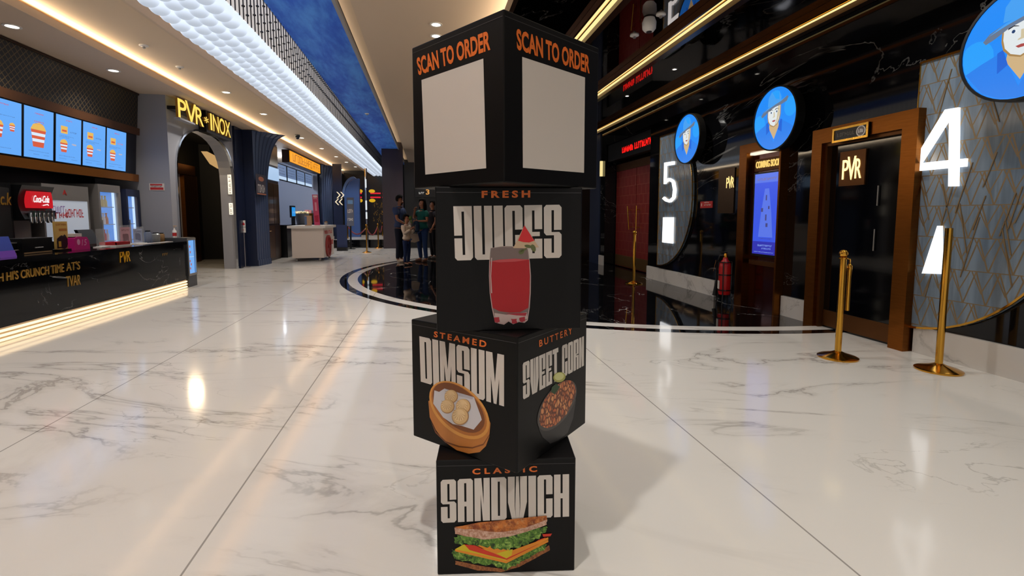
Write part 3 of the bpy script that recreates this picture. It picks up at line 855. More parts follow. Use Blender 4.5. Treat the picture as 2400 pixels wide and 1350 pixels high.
b.poly(f2, q2([(858, 405), (945, 540), (900, 556), (850, 553), (803, 540)]), 2.9 * E_, m=7)
for (x, y, rx, ry, a) in ((832, 638, 26, 20, -.5), (936, 605, 20, 34, -.4), (892, 590, 34, 14, .2), (852, 622, 34, 9, -.5)):
    b.poly(f2, q2(ell(x, y, rx, ry, 16, a)), 3.2 * E_, m=8)
b.poly(f2, q2([(566, 690), (558, 850), (566, 1000), (575, 1000), (566, 850), (575, 690)]), 3.2 * E_, m=4)
b.build('juice_picture', [ink((196, 168, 166)), ink((122, 106, 102)), ink((172, 8, 22)), ink((196, 76, 80)), ink((202, 180, 176)), ink((176, 40, 56)), ink((204, 178, 146)), ink((214, 38, 44)), ink((98, 106, 62))], c2)
# top cube ----------------------------------------------------------
s1 = .4566
c1, f1, l1, h1 = cube('top cube with two blank white stickers', .2717, 1.729, s1, .6157, 1.3483, 1.8299)
q1 = lambda pts: PX(l1, (940, 0), 3.0, pts)
r1 = lambda pts: PX(f1, (940, 0), 3.0, pts)
b = MB(); write(b, l1, 'SCAN TO ORDER', 0, 1, 0, 1, E_, bold=.035, quad=q1([(125, 532), (630, 352), (626, 210), (108, 408)]))
b.build('headline', M_ORANGE, c1)
b = MB(); write(b, f1, 'SCAN TO ORDER', 0, 1, 0, 1, E_, bold=.035, quad=r1([(814, 350), (1325, 520), (1326, 393), (808, 198)]))
b.build('headline', M_ORANGE, c1)
b = MB(); b.poly(l1, q1([(172, 1228), (600, 1183), (580, 412), (145, 563)]), E_)
b.build('white_sticker', M_OFFW, c1)
b = MB(); b.poly(f1, r1([(855, 1180), (1285, 1215), (1292, 545), (850, 400)]), E_)
b.build('white_sticker', M_OFFW, c1)
for cb, fs, s, h in ((c1, (f1, l1), s1, h1), (c2, (f2,), s2, h2), (c3, (f3, l3), s3, h3), (c4, (f4,), s4, h4)):
    for f in fs: tape(cb, f, s, h)

# ================================================================== RIGHT WALL: SCREEN DOORS
def d_panel(yc, zc, R, straight):
    """half-round panel: flat edge on the far side, round toward the camera"""
    f = facing_left(4.44, yc, zc)
    pts = [(0, -R)] + [(R * .98 * math.sin(a), -R * math.cos(a)) for a in (PI * (i + 1) / 30 for i in range(29)) if not (a > PI * .5 and straight and False)] + [(0, R)]
    if straight:
        pts = [(0, -R)] + [(R * math.sin(a), -R * math.cos(a)) for a in (PI / 2 * i / 18 for i in range(1, 19))]
        pts += [(R * (1 - .5 * (i / 14) ** 2.2), R * (i / 14) ** .8 * .999) for i in range(1, 15)] + [(0, R)]
    return f, pts
def number_panel(label, yc, zc, R, bg, seed):
    t = thing('number_panel', label, 'wall panel', (4.44, yc, zc), 'half round number panels')
    f, pts = d_panel(yc, zc, R, True)
    MB().poly(f, pts, 0, .03).build('glass_face', bg, t)
    inner = [(a * .985 + .004, b_ * .985) for a, b_ in pts]
    MB().band(f, inner, pts, .028, .042).build('edge_trim', M_GOLDP, t)
    return t, f
PN, fn = number_panel('grey patterned half round panel with a glowing 4, nearest on the right wall', 3.88, 1.43, 1.21, M_CHEV_NEAR, 1)
PF, ff = number_panel('grey zigzag half round panel with a glowing 5 beside the red door', 8.95, 1.54, 1.24, M_CHEV_NEAR, 2)
# fine random metal strips on the near panel
b = MB(); rr = random.Random(5)
for i in range(30):
    a = rr.uniform(.02, 1.05); z = rr.uniform(-1.0, 1.1); L = rr.uniform(.25, .55); sl = rr.choice((-1, 1)) * rr.uniform(.2, .34)
    a2, z2 = a + sl * L, z + L
    if a2 < .01 or a2 > 1.15 or math.hypot(min(a2, a) if False else max(a, a2), min(z, 0)) > 1.15 or z2 > 1.18: continue
    b.poly(fn, [(a, z), (a + .008, z), (a2 + .008, z2), (a2, z2)], .0305, .036)
b.build('metal_strips', mat('antique_gold', (134, 112, 80), .4, .4), PN)
def lit_shape(parent, f, polys, name='glowing_number'):
    b = MB()
    for p in polys:
        b.poly(f, p, .034, .06, 0)
    return b.build(name, glow((255, 255, 255), 1.6), parent)
# the figure 4 (placed on the panel from the photograph)
g = lambda pts: [fn.hit(2100 + x / 2.933, y / 2.933) for x, y in pts]
lit_shape(PN, fn, [g([(375, 755), (467, 740), (405, 812), (207, 1120), (140, 1178), (140, 1135)]), g([(405, 755), (467, 740), (460, 1280), (398, 1282)]), g([(142, 1128), (520, 1090), (516, 1145), (140, 1180)])])
g = lambda pts: [fn.hit(2100 + x / 2.933, 440 + y / 2.933) for x, y in pts]
lit_shape(PN, fn, [g([(322, 262), (345, 262), (350, 592), (215, 588)])], 'glowing_wedge')
g = lambda pts: [ff.hit(1380 + x / 2.934, 240 + y / 2.934) for x, y in pts]
mid = [(545, 425), (540, 545), (575, 525), (605, 560), (612, 620), (590, 670), (565, 685), (535, 672)]
five = [g([(538, 415), (605, 405), (605, 428), (540, 438)]), g([(538, 415), (552, 415), (548, 560), (534, 562)])]
cur = [(540, 548), (570, 528), (598, 545), (608, 600), (602, 655), (575, 680), (548, 672), (530, 655)]
for p, q in zip(cur, cur[1:]):
    d = V((q[0] - p[0], q[1] - p[1])); n_ = V((-d.y, d.x)).normalized() * 9
    five.append(g([(p[0] + n_.x, p[1] + n_.y), (q[0] + n_.x, q[1] + n_.y), (q[0] - n_.x, q[1] - n_.y), (p[0] - n_.x, p[1] - n_.y)]))
lit_shape(PF, ff, five)
lit_shape(PF, ff, [g([(530, 790), (598, 790), (594, 970), (524, 962)])], 'glowing_plate')

# --- portrait discs
def portrait(label, uc, v0, v1, flip=1):
    X = 4.22
    c = at(uc, (v0 + v1) / 2, X=X); yc, zc = c.y, c.z; R = (at(uc, v0, X=X).z - at(uc, v1, X=X).z) / 2
    t = thing('portrait_lightbox', label, 'illuminated sign', (4.3, yc, zc), 'round blue portrait lightboxes')
    f = facing_left(X, yc, zc)
    MB().poly(f, ell(0, 0, R, R, 48), -.10, -.002).build('case', M_BLK, t)
    MB().band(f, ell(0, 0, R * .955, R * .955, 48), ell(0, 0, R, R, 48), -.01, .012).build('rim', M_BLKM, t)
    MB().cyl((X + .09, yc, zc + R * .75), (4.449, yc, zc + R * .75), .03, 12).build('wall_mount', M_BLKM, t)
    k = 1.0
    b = MB(); e = .0012
    P = lambda pts: [(x * R * flip, y * R) for x, y in pts]
    b.poly(f, ell(0, 0, R * .955, R * .955, 48), 0, m=0)
    def inside(pts, c, m):
        q = []
        for x, y in pts:
            r = math.hypot(x, y)
            if r > .94: x, y = x * .94 / r, y * .94 / r
            q.append((x, y))
        b.poly(f, P(q), c, m=m)
    inside(ell(-.72, -.12, .3, .34, 20), e, 1)
    inside(ell(.7, .25, .28, .3, 20), e, 1)
    # shoulders and shirt
    inside([(-.9, -.35), (-.62, -.22), (-.36, -.12), (-.2, -.3), (0, -.75), (.22, -.3), (.36, -.1), (.62, -.24), (.9, -.4), (.6, -.8), (.3, -.95), (0, -.99), (-.3, -.95), (-.6, -.8)], 2 * e, 2)
    b.poly(f, P([(-.17, .05), (.17, .02), (.2, -.14), (.22, -.26), (.02, -.64), (-.22, -.28), (-.2, -.14)]), 3 * e, m=3)
    b.poly(f, P([(-.36, -.1), (-.27, -.06), (-.18, -.34), (-.34, -.46)]), 4 * e, m=4)
    b.poly(f, P([(.36, -.08), (.29, -.06), (.18, -.36), (.36, -.46)]), 4 * e, m=4)
    face = [(-.28, .36), (-.28, .1), (-.245, -.05), (-.15, -.17), (0, -.235), (.14, -.17), (.225, -.04), (.26, .12), (.26, .4)]
    b.poly(f, P([(x * 1.1, y - .03) for x, y in face]), 4.4 * e, m=5)
    b.poly(f, P(face), 5 * e, m=6)
    b.poly(f, P([(.25, .4), (.25, .14), (.2, -.04), (.11, -.18), (.05, -.2), (.13, .0), (.17, .4)]), 5.5 * e, m=7)
    for sx in (-.13, .12):
        b.poly(f, P(ell(sx, .2, .06, .03, 14)), 6 * e, m=8)
        b.poly(f, P(ell(sx, .2, .028, .03, 12)), 6.5 * e, m=9)
        b.poly(f, P([(sx - .09, .25), (sx, .285), (sx + .085, .26), (sx + .07, .275), (sx, .305), (sx - .08, .28)]), 6.5 * e, m=10)
    b.poly(f, P([(-.02, .2), (.02, .2), (.04, .04), (-.06, .03), (-.055, .05), (-.015, .07)]), 6 * e, m=7)
    b.poly(f, P([(-.085, -.06), (0, -.045), (.085, -.055), (.04, -.1), (-.04, -.1)]), 6 * e, m=11)
    # hat
    b.poly(f, P([(-.3, .4), (-.28, .66), (-.16, .82), (.02, .86), (.2, .8), (.3, .62), (.3, .44)]), 7 * e, m=12)
    b.poly(f, P([(-.12, .84), (.1, .85), (.2, .8), (.22, .55), (.05, .6)]), 7.3 * e, m=1)
    b.poly(f, P([(-.6, .17), (-.5, .28), (-.25, .385), (.05, .455), (.35, .52), (.56, .585), (.61, .54), (.55, .43), (.32, .375), (.05, .345), (-.2, .28), (-.4, .17), (-.55, .11)]), 8 * e, m=13)
    b.poly(f, P([(-.52, .24), (-.25, .385), (.05, .455), (.35, .52), (.55, .58), (.3, .475), (.05, .42), (-.24, .34)]), 8.5 * e, m=12)
    cs = ((34, 140, 248), (40, 160, 252), (40, 128, 236), (206, 176, 130), (30, 100, 214), (168, 132, 80), (226, 232, 234), (208, 194, 160), (232, 238, 242), (40, 66, 110), (30, 28, 36), (170, 74, 70), (70, 160, 242), (104, 120, 144))
    b.build('portrait_face', [glow(c, k) for c in cs], t)
    return t
portrait('largest round blue lightbox of a man in a brimmed hat, above the glowing 4', 2396, -42, 234)
portrait('round blue lightbox of a man in a brimmed hat, above the tall poster case', 1815, 203, 353)
portrait('smallest round blue lightbox of a man in a brimmed hat, above the glowing 5', 1610, 267, 384)

# --- near door in its bronze surround
d1 = struct('door_1', MB().box(4.435, 4.449, 3.92, 4.92, 0, 2.1), mat('black_glass', (4, 4, 5), .06))
d1['label'] = 'black glass door in a bronze surround near the right edge'
f = facing_left(4.45, 0, 0)
b = MB()
for (y0, y1, z0, z1) in ((3.80, 3.95, 0, 2.22), (4.89, 5.03, 0, 2.22), (3.95, 4.89, 2.06, 2.22)):
    b.box(4.33, 4.449, y0, y1, z0, z1)
o = b.build('door_surround', M_GOLD, d1)
b = MB()
for (y0, y1, z0, z1) in ((3.95, 3.985, 0, 2.06), (4.855, 4.89, 0, 2.06), (3.985, 4.855, 2.025, 2.06)):
    b.box(4.375, 4.449, y0, y1, z0, z1)
b.build('inner_surround', M_BRONZE, d1)
for (u, v0, v1) in ((2059, 435, 482), (2050, 537, 588)):
    p = at(u, (v0 + v1) / 2, X=4.43); q0 = at(u, v0, X=4.43).z; q1_ = at(u, v1, X=4.43).z
    MB().cyl((4.42, p.y, q1_), (4.42, p.y, q0), .006, 8).build('door_pull', M_STEEL, d1)
box('kick_plate', M_BRONZE, d1, 4.425, 4.435, 3.99, 4.85, .02, .2)
# lit plate
fp = facing_left(4.43)
h = lambda pts: [fp.hit(u, v) for u, v in pts]
(a0, b0), (a1, b1) = fp.hit(1968, 437), fp.hit(2033, 348)
t = thing('door_plate', 'square glowing bronze plate with gold letters on the black door', 'sign', fp.p((a0 + a1) / 2, b0, 0))
MB().rect(fp, a0, a1, b0, b1, 0, .015).build('plate', M_BRONZE, t)
(a0, b0), (a1, b1) = fp.hit(1977, 421), fp.hit(2024, 370)
b = MB()
w = (a1 - a0) / 3
write(b, fp, 'P', a0, a0 + w * .95, b0, b1, .016, .008, bold=.0)
write(b, fp, 'V', a0 + w * .8, a0 + w * 2.1, b0 - .01, b1 + .03, .016, .008, bold=.0)
write(b, fp, 'R', a0 + w * 2.05, a1, b0, b1, .016, .008, bold=.0)
b.build('lettering', glow((255, 226, 150), 1.8), t)
fs_ = facing_left(4.31)
(a0, b0), (a1, b1) = fs_.hit(1951, 336), fs_.hit(2037, 285)
t = thing('door_sign', 'black sign with gold border and round white emblem above the black door', 'sign', fs_.p((a0 + a1) / 2, b0, 0))
MB().rect(fs_, a0, a1, b0, b1, -.02, 0).build('board', M_BLK, t)
i_ = .022
MB().band(fs_, [(a0 + i_, b0 + i_), (a1 - i_, b0 + i_), (a1 - i_, b1 - i_), (a0 + i_, b1 - i_)], [(a0, b0), (a1, b0), (a1, b1), (a0, b1)], -.02, .008).build('border', M_GOLDP, t)
b = MB(); scribble(b, fs_, a0 + .06, a0 + (a1 - a0) * .64, b0 + .055, b1 - .055, 7, .002, 0, 4)
b.build('lettering', mat('dull_grey_ink', (110, 104, 96), .5), t)
b = MB(); cx_, cy_ = a0 + (a1 - a0) * .8, (b0 + b1) / 2
b.poly(fs_, ell(cx_, cy_, .055, .055, 24), .002); b.poly(fs_, ell(cx_, cy_, .044, .044, 24), .003, m=1)
scribble(b, fs_, cx_ - .03, cx_ + .03, cy_ - .015, cy_ + .02, 3, .004, 0, 8, .3)
b.build('emblem', [M_WHITE, mat('grey_ink', (120, 112, 110), .5)], t)

# --- tall poster case
t = thing('poster_case', 'tall bronze case with a glowing blue film poster between the two screen doors', 'display case', (4.4, 5.94, 0))
b = MB().box(4.33, 4.449, 6.2, 6.36, 0, 2.24).box(4.33, 4.449, 5.53, 6.2, 2.12, 2.24).box(4.33, 4.449, 5.53, 5.56, 0, 2.12)
b.build('surround', M_GOLD, t)
box('back_panel', mat('dark_red_bronze', (64, 24, 14), .12, .6), t, 4.43, 4.449, 5.56, 6.2, 0, 2.12)
box('header', M_BRONZE, t, 4.40, 4.43, 5.56, 6.12, 1.86, 2.02)
box('downlight_slot', glow((255, 240, 214), 1.1), t, 4.36, 4.43, 5.58, 6.17, 2.085, 2.115)
f = facing_left(4.39)
(a0, b0), (a1, b1) = f.hit(1770, 402), f.hit(1825, 376)
b = MB(); write(b, f, 'COMING SOON', -6.08, -5.6, 1.90, 1.99, -.008, .012, bold=.01)
b.build('lettering', glow((246, 206, 112), 1.0), t)
box('screen_bezel', M_BLK, t, 4.395, 4.43, 5.57, 6.12, .72, 1.84)
b = MB(); f = facing_left(4.394)
b.rect(f, -6.09, -5.60, .75, 1.82, .0, m=0); b.rect(f, -6.09, -5.60, .75, .92, .001, m=1); b.rect(f, -6.09, -5.60, 1.70, 1.82, .001, m=2)
scribble(b, f, -6.03, -5.66, 1.73, 1.76, 12, .002, 3, 3)
b.poly(f, [(-5.98, .98), (-5.7, .98), (-5.74, 1.3), (-5.8, 1.62), (-5.88, 1.62), (-5.94, 1.3)], .001, m=2)
for (x, z, w_, h_) in ((-5.845, 1.5, .012, .07), (-5.92, 1.34, .02, .05), (-5.79, 1.37, .014, .04), (-5.84, 1.24, .014, .08), (-5.82, 1.14, .02, .05)):
    b.rect(f, x - w_, x + w_, z - h_ / 2, z + h_ / 2, .002, m=4)
scribble(b, f, -5.95, -5.72, .955, .965, 14, .002, 4, 6)
scribble(b, f, -5.98, -5.7, .855, .88, 14, .002, 5, 7); scribble(b, f, -5.9, -5.72, .82, .838, 9, .002, 5, 9)
scribble(b, f, -6.05, -5.66, .775, .785, 18, .002, 5, 12)
b.build('film_poster', [glow((62, 92, 240), .85), glow((54, 56, 190), .8), glow((96, 126, 246), .85), glow((150, 130, 150), .7), glow((84, 84, 150), .7), glow((140, 170, 250), .9)], t)
box('tray', M_BRONZE, t, 4.37, 4.43, 5.57, 6.12, .60, .66)

# --- far double door and its red ticker
d2 = struct('door_2', MB().box(4.74, 4.8, 10.76, 11.97, .02, 2.55).box(4.74, 4.8, 9.48, 10.74, .02, 2.55), M_LEATHER)
d2['label'] = 'padded dark red double door with gold pulls'
box('kick_plate', mat('antique_brass', (120, 92, 52), .35, .7), d2, 4.728, 4.74, 9.5, 11.95, .04, .3)
box('gold_border', M_BRONZE, d2, 4.725, 4.74, 9.48, 11.97, 2.38, 2.55)
for (y, dy) in ((10.95, .10), (10.55, -.0)):
    MB().tube([(4.66, y + dy, 1.5), (4.66, y, .95)], .014, 8).box(4.66, 4.74, y + dy - .01, y + dy + .01, 1.4, 1.42).box(4.66, 4.74, y - .01, y + .01, 1.0, 1.02).build('door_pull', M_GOLDP, d2)
t = thing('ticker_board', 'black ticker board with red glowing letters above the red double door', 'display', (4.5, 10.7, 2.62))
box('board', M_BLK, t, 4.5, 4.7, 9.48, 11.97, 2.62, 3.03)
f = facing_left(4.499)
b = MB()
pa = f.hit(1458, 364); pb = f.hit(1484, 356); scribble(b, f, pa[0], pb[0], 2.73, 2.86, 7, .002, 0, 21, .3)
b.build('lettering', glow((255, 24, 20), 1.4), t); b = MB()
pa = f.hit(1487, 356); pb = f.hit(1532, 342); scribble(b, f, pa[0], pb[0], 2.73, 2.87, 10, .002, 0, 22, .3)
b.build('lettering', glow((255, 24, 20), 1.4), t)
# --- blade sign on the wall
p0, p1 = at(1407, 413, Y=12.2), at(1440, 378, Y=12.2)
t = thing('blade_sign', 'glowing cream square sign with a black pictogram sticking out before the red door', 'sign', (p1.x, 12.2, p0.z))
f = facing_cam(12.2)
MB().rect(f, p0.x, p1.x, p0.z, p1.z, -.05, 0).build('light_box', glow((255, 232, 160), .95), t)
b = MB(); x0, x1, z0, z1 = p0.x, p1.x, p0.z, p1.z; w_, h_ = x1 - x0, z1 - z0
for q in (0, 1):
    xx = x0 + w_ * (.28 + .24 * q)
    b.band(f, [(xx + .01, z0 + h_ * .52), (xx + w_ * .2 - .01, z0 + h_ * .52), (xx + w_ * .2 - .01, z0 + h_ * .8), (xx + .01, z0 + h_ * .8)], [(xx, z0 + h_ * .48), (xx + w_ * .2, z0 + h_ * .48), (xx + w_ * .2, z0 + h_ * .84), (xx, z0 + h_ * .84)], .001, .003)
scribble(b, f, x0 + w_ * .25, x0 + w_ * .75, z0 + h_ * .28, z0 + h_ * .36, 6, .003, 0, 5); scribble(b, f, x0 + w_ * .25, x0 + w_ * .7, z0 + h_ * .14, z0 + h_ * .22, 7, .003, 0, 6)
b.build('pictogram', M_BLKM, t)
box('bracket', M_BRONZE, t, p1.x, 4.45, 12.2, 12.24, p0.z + .1, p0.z + .16)

# --- red fire notice and small bronze plaque on the dark wall
f = facing_left(4.448)
(a0, b0), (a1, b1) = f.hit(1642, 488), f.hit(1671, 471)
t = thing('fire_notice', 'small red notice with white print on the black wall right of the 5 panel', 'sign', f.p((a0 + a1) / 2, b0))
MB().rect(f, a0, a1, b0, b1, 0, .008).build('plate', ink((176, 34, 34)), t)
b = MB(); scribble(b, f, a0 + .12, a1 - .04, b0 + .04, b0 + .06, 8, .009, 0, 3); scribble(b, f, a0 + .12, a1 - .1, b0 + .08, b0 + .1, 5, .009, 0, 4); b.rect(f, a0 + .03, a0 + .05, b0 + .03, b1 - .03, .009)
b.build('print', M_OFFW, t)
(a0, b0), (a1, b1) = f.hit(1683, 500), f.hit(1726, 392)
t = thing('wall_plaque', 'bronze plaque with glowing gold letters left of the tall poster case', 'sign', f.p((a0 + a1) / 2, b0))
MB().rect(f, a0, a1 - .02, b0, b1, 0, .012).build('plate', mat('plaque_bronze', (74, 54, 30), .3, .7), t)
(c0, e0), (c1_, e1) = f.hit(1704, 441), f.hit(1723, 415)
b = MB(); w = (c1_ - c0) / 3
write(b, f, 'P', c0, c0 + w * .95, e0, e1, .013, .004, bold=.0); write(b, f, 'V', c0 + w * .8, c0 + w * 2.1, e0 - .01, e1 + .02, .013, .004, bold=.0); write(b, f, 'R', c0 + w * 2.05, c1_, e0, e1, .013, .004, bold=.0)
b.build('lettering', glow((255, 220, 140), 1.3), t)

# --- fire extinguisher on its stand
p = at(1703, 712, Z=0); ex, ey = 4.18, p.y
t = thing('fire_extinguisher', 'red fire extinguisher with black hose on a low black stand by the poster case', 'fire extinguisher', (ex, ey, 0))
MB().lathe((ex, ey, .13), [(.0, 0), (.075, .01), (.082, .04), (.082, .40), (.07, .47), (.035, .51), (.03, .54)], 22).build('cylinder', M_RED, t, True)
MB().lathe((ex, ey, .67), [(.022, 0), (.026, .03), (.02, .06)], 12).build('valve', M_GOLDP, t)
MB().box(ex - .015, ex + .015, ey - .02, ey + .13, .735, .75).box(ex - .012, ex + .012, ey - .02, ey + .1, .70, .712).build('handle', M_BLK, t)
MB().tube([(ex, ey + .02, .7), (ex - .02, ey + .1, .69), (ex - .03, ey + .15, .58), (ex - .03, ey + .16, .4), (ex - .03, ey + .15, .3)], .014, 8).cyl((ex - .03, ey + .15, .32), (ex - .04, ey + .17, .1), .016, 10, 0, .035).build('hose', M_BLKM, t, True)
b = MB()
for z in (.2, .42, .6):
    b.band(Frame((ex, ey, z), (1, 0, 0), (0, 1, 0)), ell(0, 0, .086, .086, 20), ell(0, 0, .094, .094, 20), 0, .014)
for a in (.6, 2.2, 3.9, 5.5):
    b.tube([(ex + .11 * math.cos(a), ey + .11 * math.sin(a), 0), (ex + .085 * math.cos(a), ey + .085 * math.sin(a), .14), (ex + .09 * math.cos(a), ey + .09 * math.sin(a), .6)], .008, 6)
b.build('stand', M_BLK, t)
f = Frame((ex - .05, ey + .15, .62), (-.5, -.75, 0), (.15, -.1, 1))
MB().rect(f, -.035, .035, -.16, .0, 0, .002).build('tag', ink((226, 140, 36)), t)
f = Frame((ex, ey, 0), (-.2, -1, 0), (0, 0, 1))
MB().rect(f, -.04, .03, .22, .34, .083, .084).build('instruction_label', M_OFFW, t)

# ================================================================== STANCHIONS AND ROPES
def stanchion(x, y, h, label, group, ball=True):
    t = thing('stanchion', label, 'barrier post', (x, y, 0), group)
    MB().lathe((x, y, 0), [(.158, 0), (.16, .012), (.14, .022), (.06, .045), (.03, .06)], 32).build('base', M_GOLDP, t, True)
    MB().cyl((x, y, .05), (x, y, h - (.07 if ball else 0)), .026, 18).build('pole', M_GOLDP, t, True)
    if ball:
        MB().lathe((x, y, h - .085), [(.028, 0), (.036, .004), (.036, .014), (.02, .02), (.02, .03)], 18).build('collar', M_GOLDP, t, True)
        MB().ball((x, y, h - .036), .036, 18, 10).build('finial', M_GOLDP, t, True)
    return t
p = at(1963, 838, Z=0)
t = stanchion(p.x, p.y, .965, 'brass barrier post with ball top before the black door', 'brass barrier posts')
MB().tube([(p.x + .03, p.y, .885), (p.x + .065, p.y, .88), (p.x + .068, p.y, .84)], .007, 8).build('hook', M_GOLDP, t, True)
p2 = (p.x + .068, p.y)
MB().lathe((*p2, .42), [(.0, 0), (.018, .003), (.017, .3), (.021, .36), (.021, .40), (.008, .42)], 16).build('hanging_rope_end', M_GOLDP, t, True)
p = at(2199, 868, Z=0)
stanchion(p.x, p.y, 1.16, 'plain brass barrier post without ball top before the glowing 4 panel', 'brass barrier posts', False)
p = at(1485, 665, Z=0)
stanchion(p.x, p.y, 1.0, 'brass barrier post standing on the black circle before the red door', 'brass barrier posts')
FAR = []
for (u, v, lab) in ((816, 577, 'brass barrier post right behind the white cart'), (860, 592, 'brass barrier post nearest the camera left of the family'),
                    (887, 582, 'brass barrier post between the nearest and the farthest one left of the family'), (897, 570, 'farthest brass barrier post left of the family')):
    p = at(u, v, Z=0)
    FAR.append((p.x, p.y)); stanchion(p.x, p.y, 1.0, lab, 'brass barrier posts')
M_ROPE = mat('red_rope', (110, 16, 24), .7)
def rope(a, b_, label, sag=.3):
    pts = []
    for i in range(17):
        s = i / 16
        pts.append((a[0] + (b_[0] - a[0]) * s, a[1] + (b_[1] - a[1]) * s, .88 - sag * 4 * s * (1 - s)))
    t = thing('barrier_rope', label, 'rope', (a[0], a[1], .88), 'red barrier ropes')
    MB().tube(pts[1:-1], .024, 10).build('cord', M_ROPE, t, True)
    for e_, n_ in ((pts[0], pts[1]), (pts[-1], pts[-2])):
        MB().tube([e_, n_, V(n_) * 2 - V(e_) if False else n_], .02, 8).build('brass_end', M_GOLDP, t, True)
def edge(a, b_, r=.05):
    d = V((b_[0] - a[0], b_[1] - a[1], 0)).normalized() * r
    return (a[0] + d.x, a[1] + d.y), (b_[0] - d.x, b_[1] - d.y)
a, b_ = edge(FAR[0], FAR[1]); rope(a, b_, 'red rope sagging from the post behind the cart to the nearest post')
a, b_ = edge(FAR[1], FAR[2]); rope(a, b_, 'red rope sagging from the nearest to the middle post left of the family')
a, b_ = edge(FAR[2], FAR[3]); rope(a, b_, 'short red rope between the two farthest posts left of the family')
# ================================================================== SNACK COUNTER (LEFT)
ct = thing('snack_counter', 'long black marble snack counter with gold lettering and a glowing plinth', 'counter', (-4.5, 4, 0))
CX, CT = -4.22, .82
box('front_panel', M_COUNT, ct, -4.30, CX, Y0, 9.45, .15, .765)
box('body', M_BLK, ct, -4.8, -4.30, Y0, 9.45, .15, .765)
box('countertop', mat('black_stone_top', (14, 14, 16), .06), ct, -4.82, -4.19, Y0, 9.47, .765, CT)
box('plinth', M_BLKM, ct, -4.78, -4.24, Y0, 9.45, 0, .15)
for z in (.012, .058, .104):
    MB().box(-4.235, -4.20, Y0, 9.43, z, z + .022).build('light_strip', glow((255, 222, 170), 2.0), ct)
    MB().box(-4.24, -4.215, Y0, 9.43, z + .022, z + .04).build('plinth_step', mat('pale_plinth', (200, 176, 150), .5), ct)
f = facing_right(CX)
b = MB()
def wq(text, q, bold=.01, dz=.006):
    write(b, f, text, 0, 1, 0, 1, .001, dz, bold=bold, quad=[f.hit(u, v) for u, v in q])
Z4 = lambda pts: [(x / 4.82, 540 + y / 4.82) for x, y in pts]
wq("H HI'S CRUNCH TIME", Z4([(-20, 585), (720, 470), (715, 370), (-25, 485)]), .015)
wq("AT'S", Z4([(748, 460), (900, 440), (898, 345), (744, 365)]), .0)
wq("TVAR", Z4([(748, 640), (905, 612), (903, 500), (742, 520)]), .0)
b.build('slogan', mat('gold_letters', (196, 150, 66), .3, .6), ct)
b = MB()
wq('P', Z4([(1353, 365), (1385, 358), (1383, 230), (1350, 238)]), .0); wq('V', Z4([(1380, 368), (1434, 358), (1434, 205), (1380, 220)]), .0); wq('R', Z4([(1430, 352), (1470, 346), (1466, 225), (1428, 230)]), .0)
b.build('gold_logo', mat('bright_gold_letters', (240, 176, 30), .3, .3), ct); b = MB()
scribble(b, f, f.hit(380, 592)[0], f.hit(394, 590)[0], .62, .66, 3, .002, 0, 2)
b.build('small_gold_mark', mat('gold_letters', (196, 150, 66), .3, .6), ct)
# small glowing fridge at the counter end
t = thing('display_fridge', 'low glowing drinks fridge at the end of the black counter', 'fridge', (-4.5, 9.62, 0))
box('cabinet', mat('fridge_grey', (80, 82, 86), .3, .4), t, -4.72, -4.20, 9.49, 9.80, 0, .88)
f = facing_right(-4.198)
b = MB(); b.rect(f, 9.515, 9.775, .24, .83, 0, m=0)
b.rect(f, 9.73, 9.755, .24, .83, .001, m=1); b.rect(f, 9.52, 9.72, .53, .54, .001, m=2)
for (y, z) in ((9.58, .72), (9.59, .62), (9.57, .46), (9.60, .40), (9.57, .33)):
    b.rect(f, y - .02, y + .02, z - .02, z + .02, .0015, m=3)
b.build('lit_door', [glow((120, 180, 250), .9), glow((40, 70, 120), .6), glow((190, 220, 255), .9), glow((190, 110, 110), .8)], t)
b = MB()
b.band(f, [(9.515, .24), (9.775, .24), (9.775, .83), (9.515, .83)], [(9.495, .2), (9.795, .2), (9.795, .87), (9.495, .87)], 0, .012)
b.build('door_frame', M_STEEL, t)

# --- overhead menu panel, leaning forward
mp = thing('menu_canopy', 'overhead panel with bronze rails carrying the menu screens', 'signboard', (-5.3, 5, 2.6))
zb, zt = 1.87, 3.395
Xb, Xt = -5.10, -4.98
nx = V((zt - zb, 0, -(Xt - Xb))).normalized()
fm = Frame((Xb, 0, zb), (0, 1, 0), (Xt - Xb, 0, zt - zb))
HM = math.hypot(zt - zb, Xt - Xb)
MB().rect(fm, Y0, 9.78, 0, HM, -.5, 0).build('board', mat('menu_navy', (24, 26, 38), .4), mp)
MB().rect(fm, Y0, 9.78, HM - .60, HM - .03, 0, .01).build('lattice_grille', M_LATTICE, mp)
MB().rect(fm, Y0, 9.78, HM - .72, HM - .60, 0, .05).build('upper_rail', mat('rail_brown', (92, 58, 34), .35, .5), mp)
MB().rect(fm, Y0, 9.78, HM - .03, HM, 0, .03).build('top_rail', M_BROWN, mp)
MB().rect(fm, Y0, 9.78, 0, .125, 0, .05).build('lower_rail', mat('rail_bronze', (150, 92, 36), .3, .6), mp)
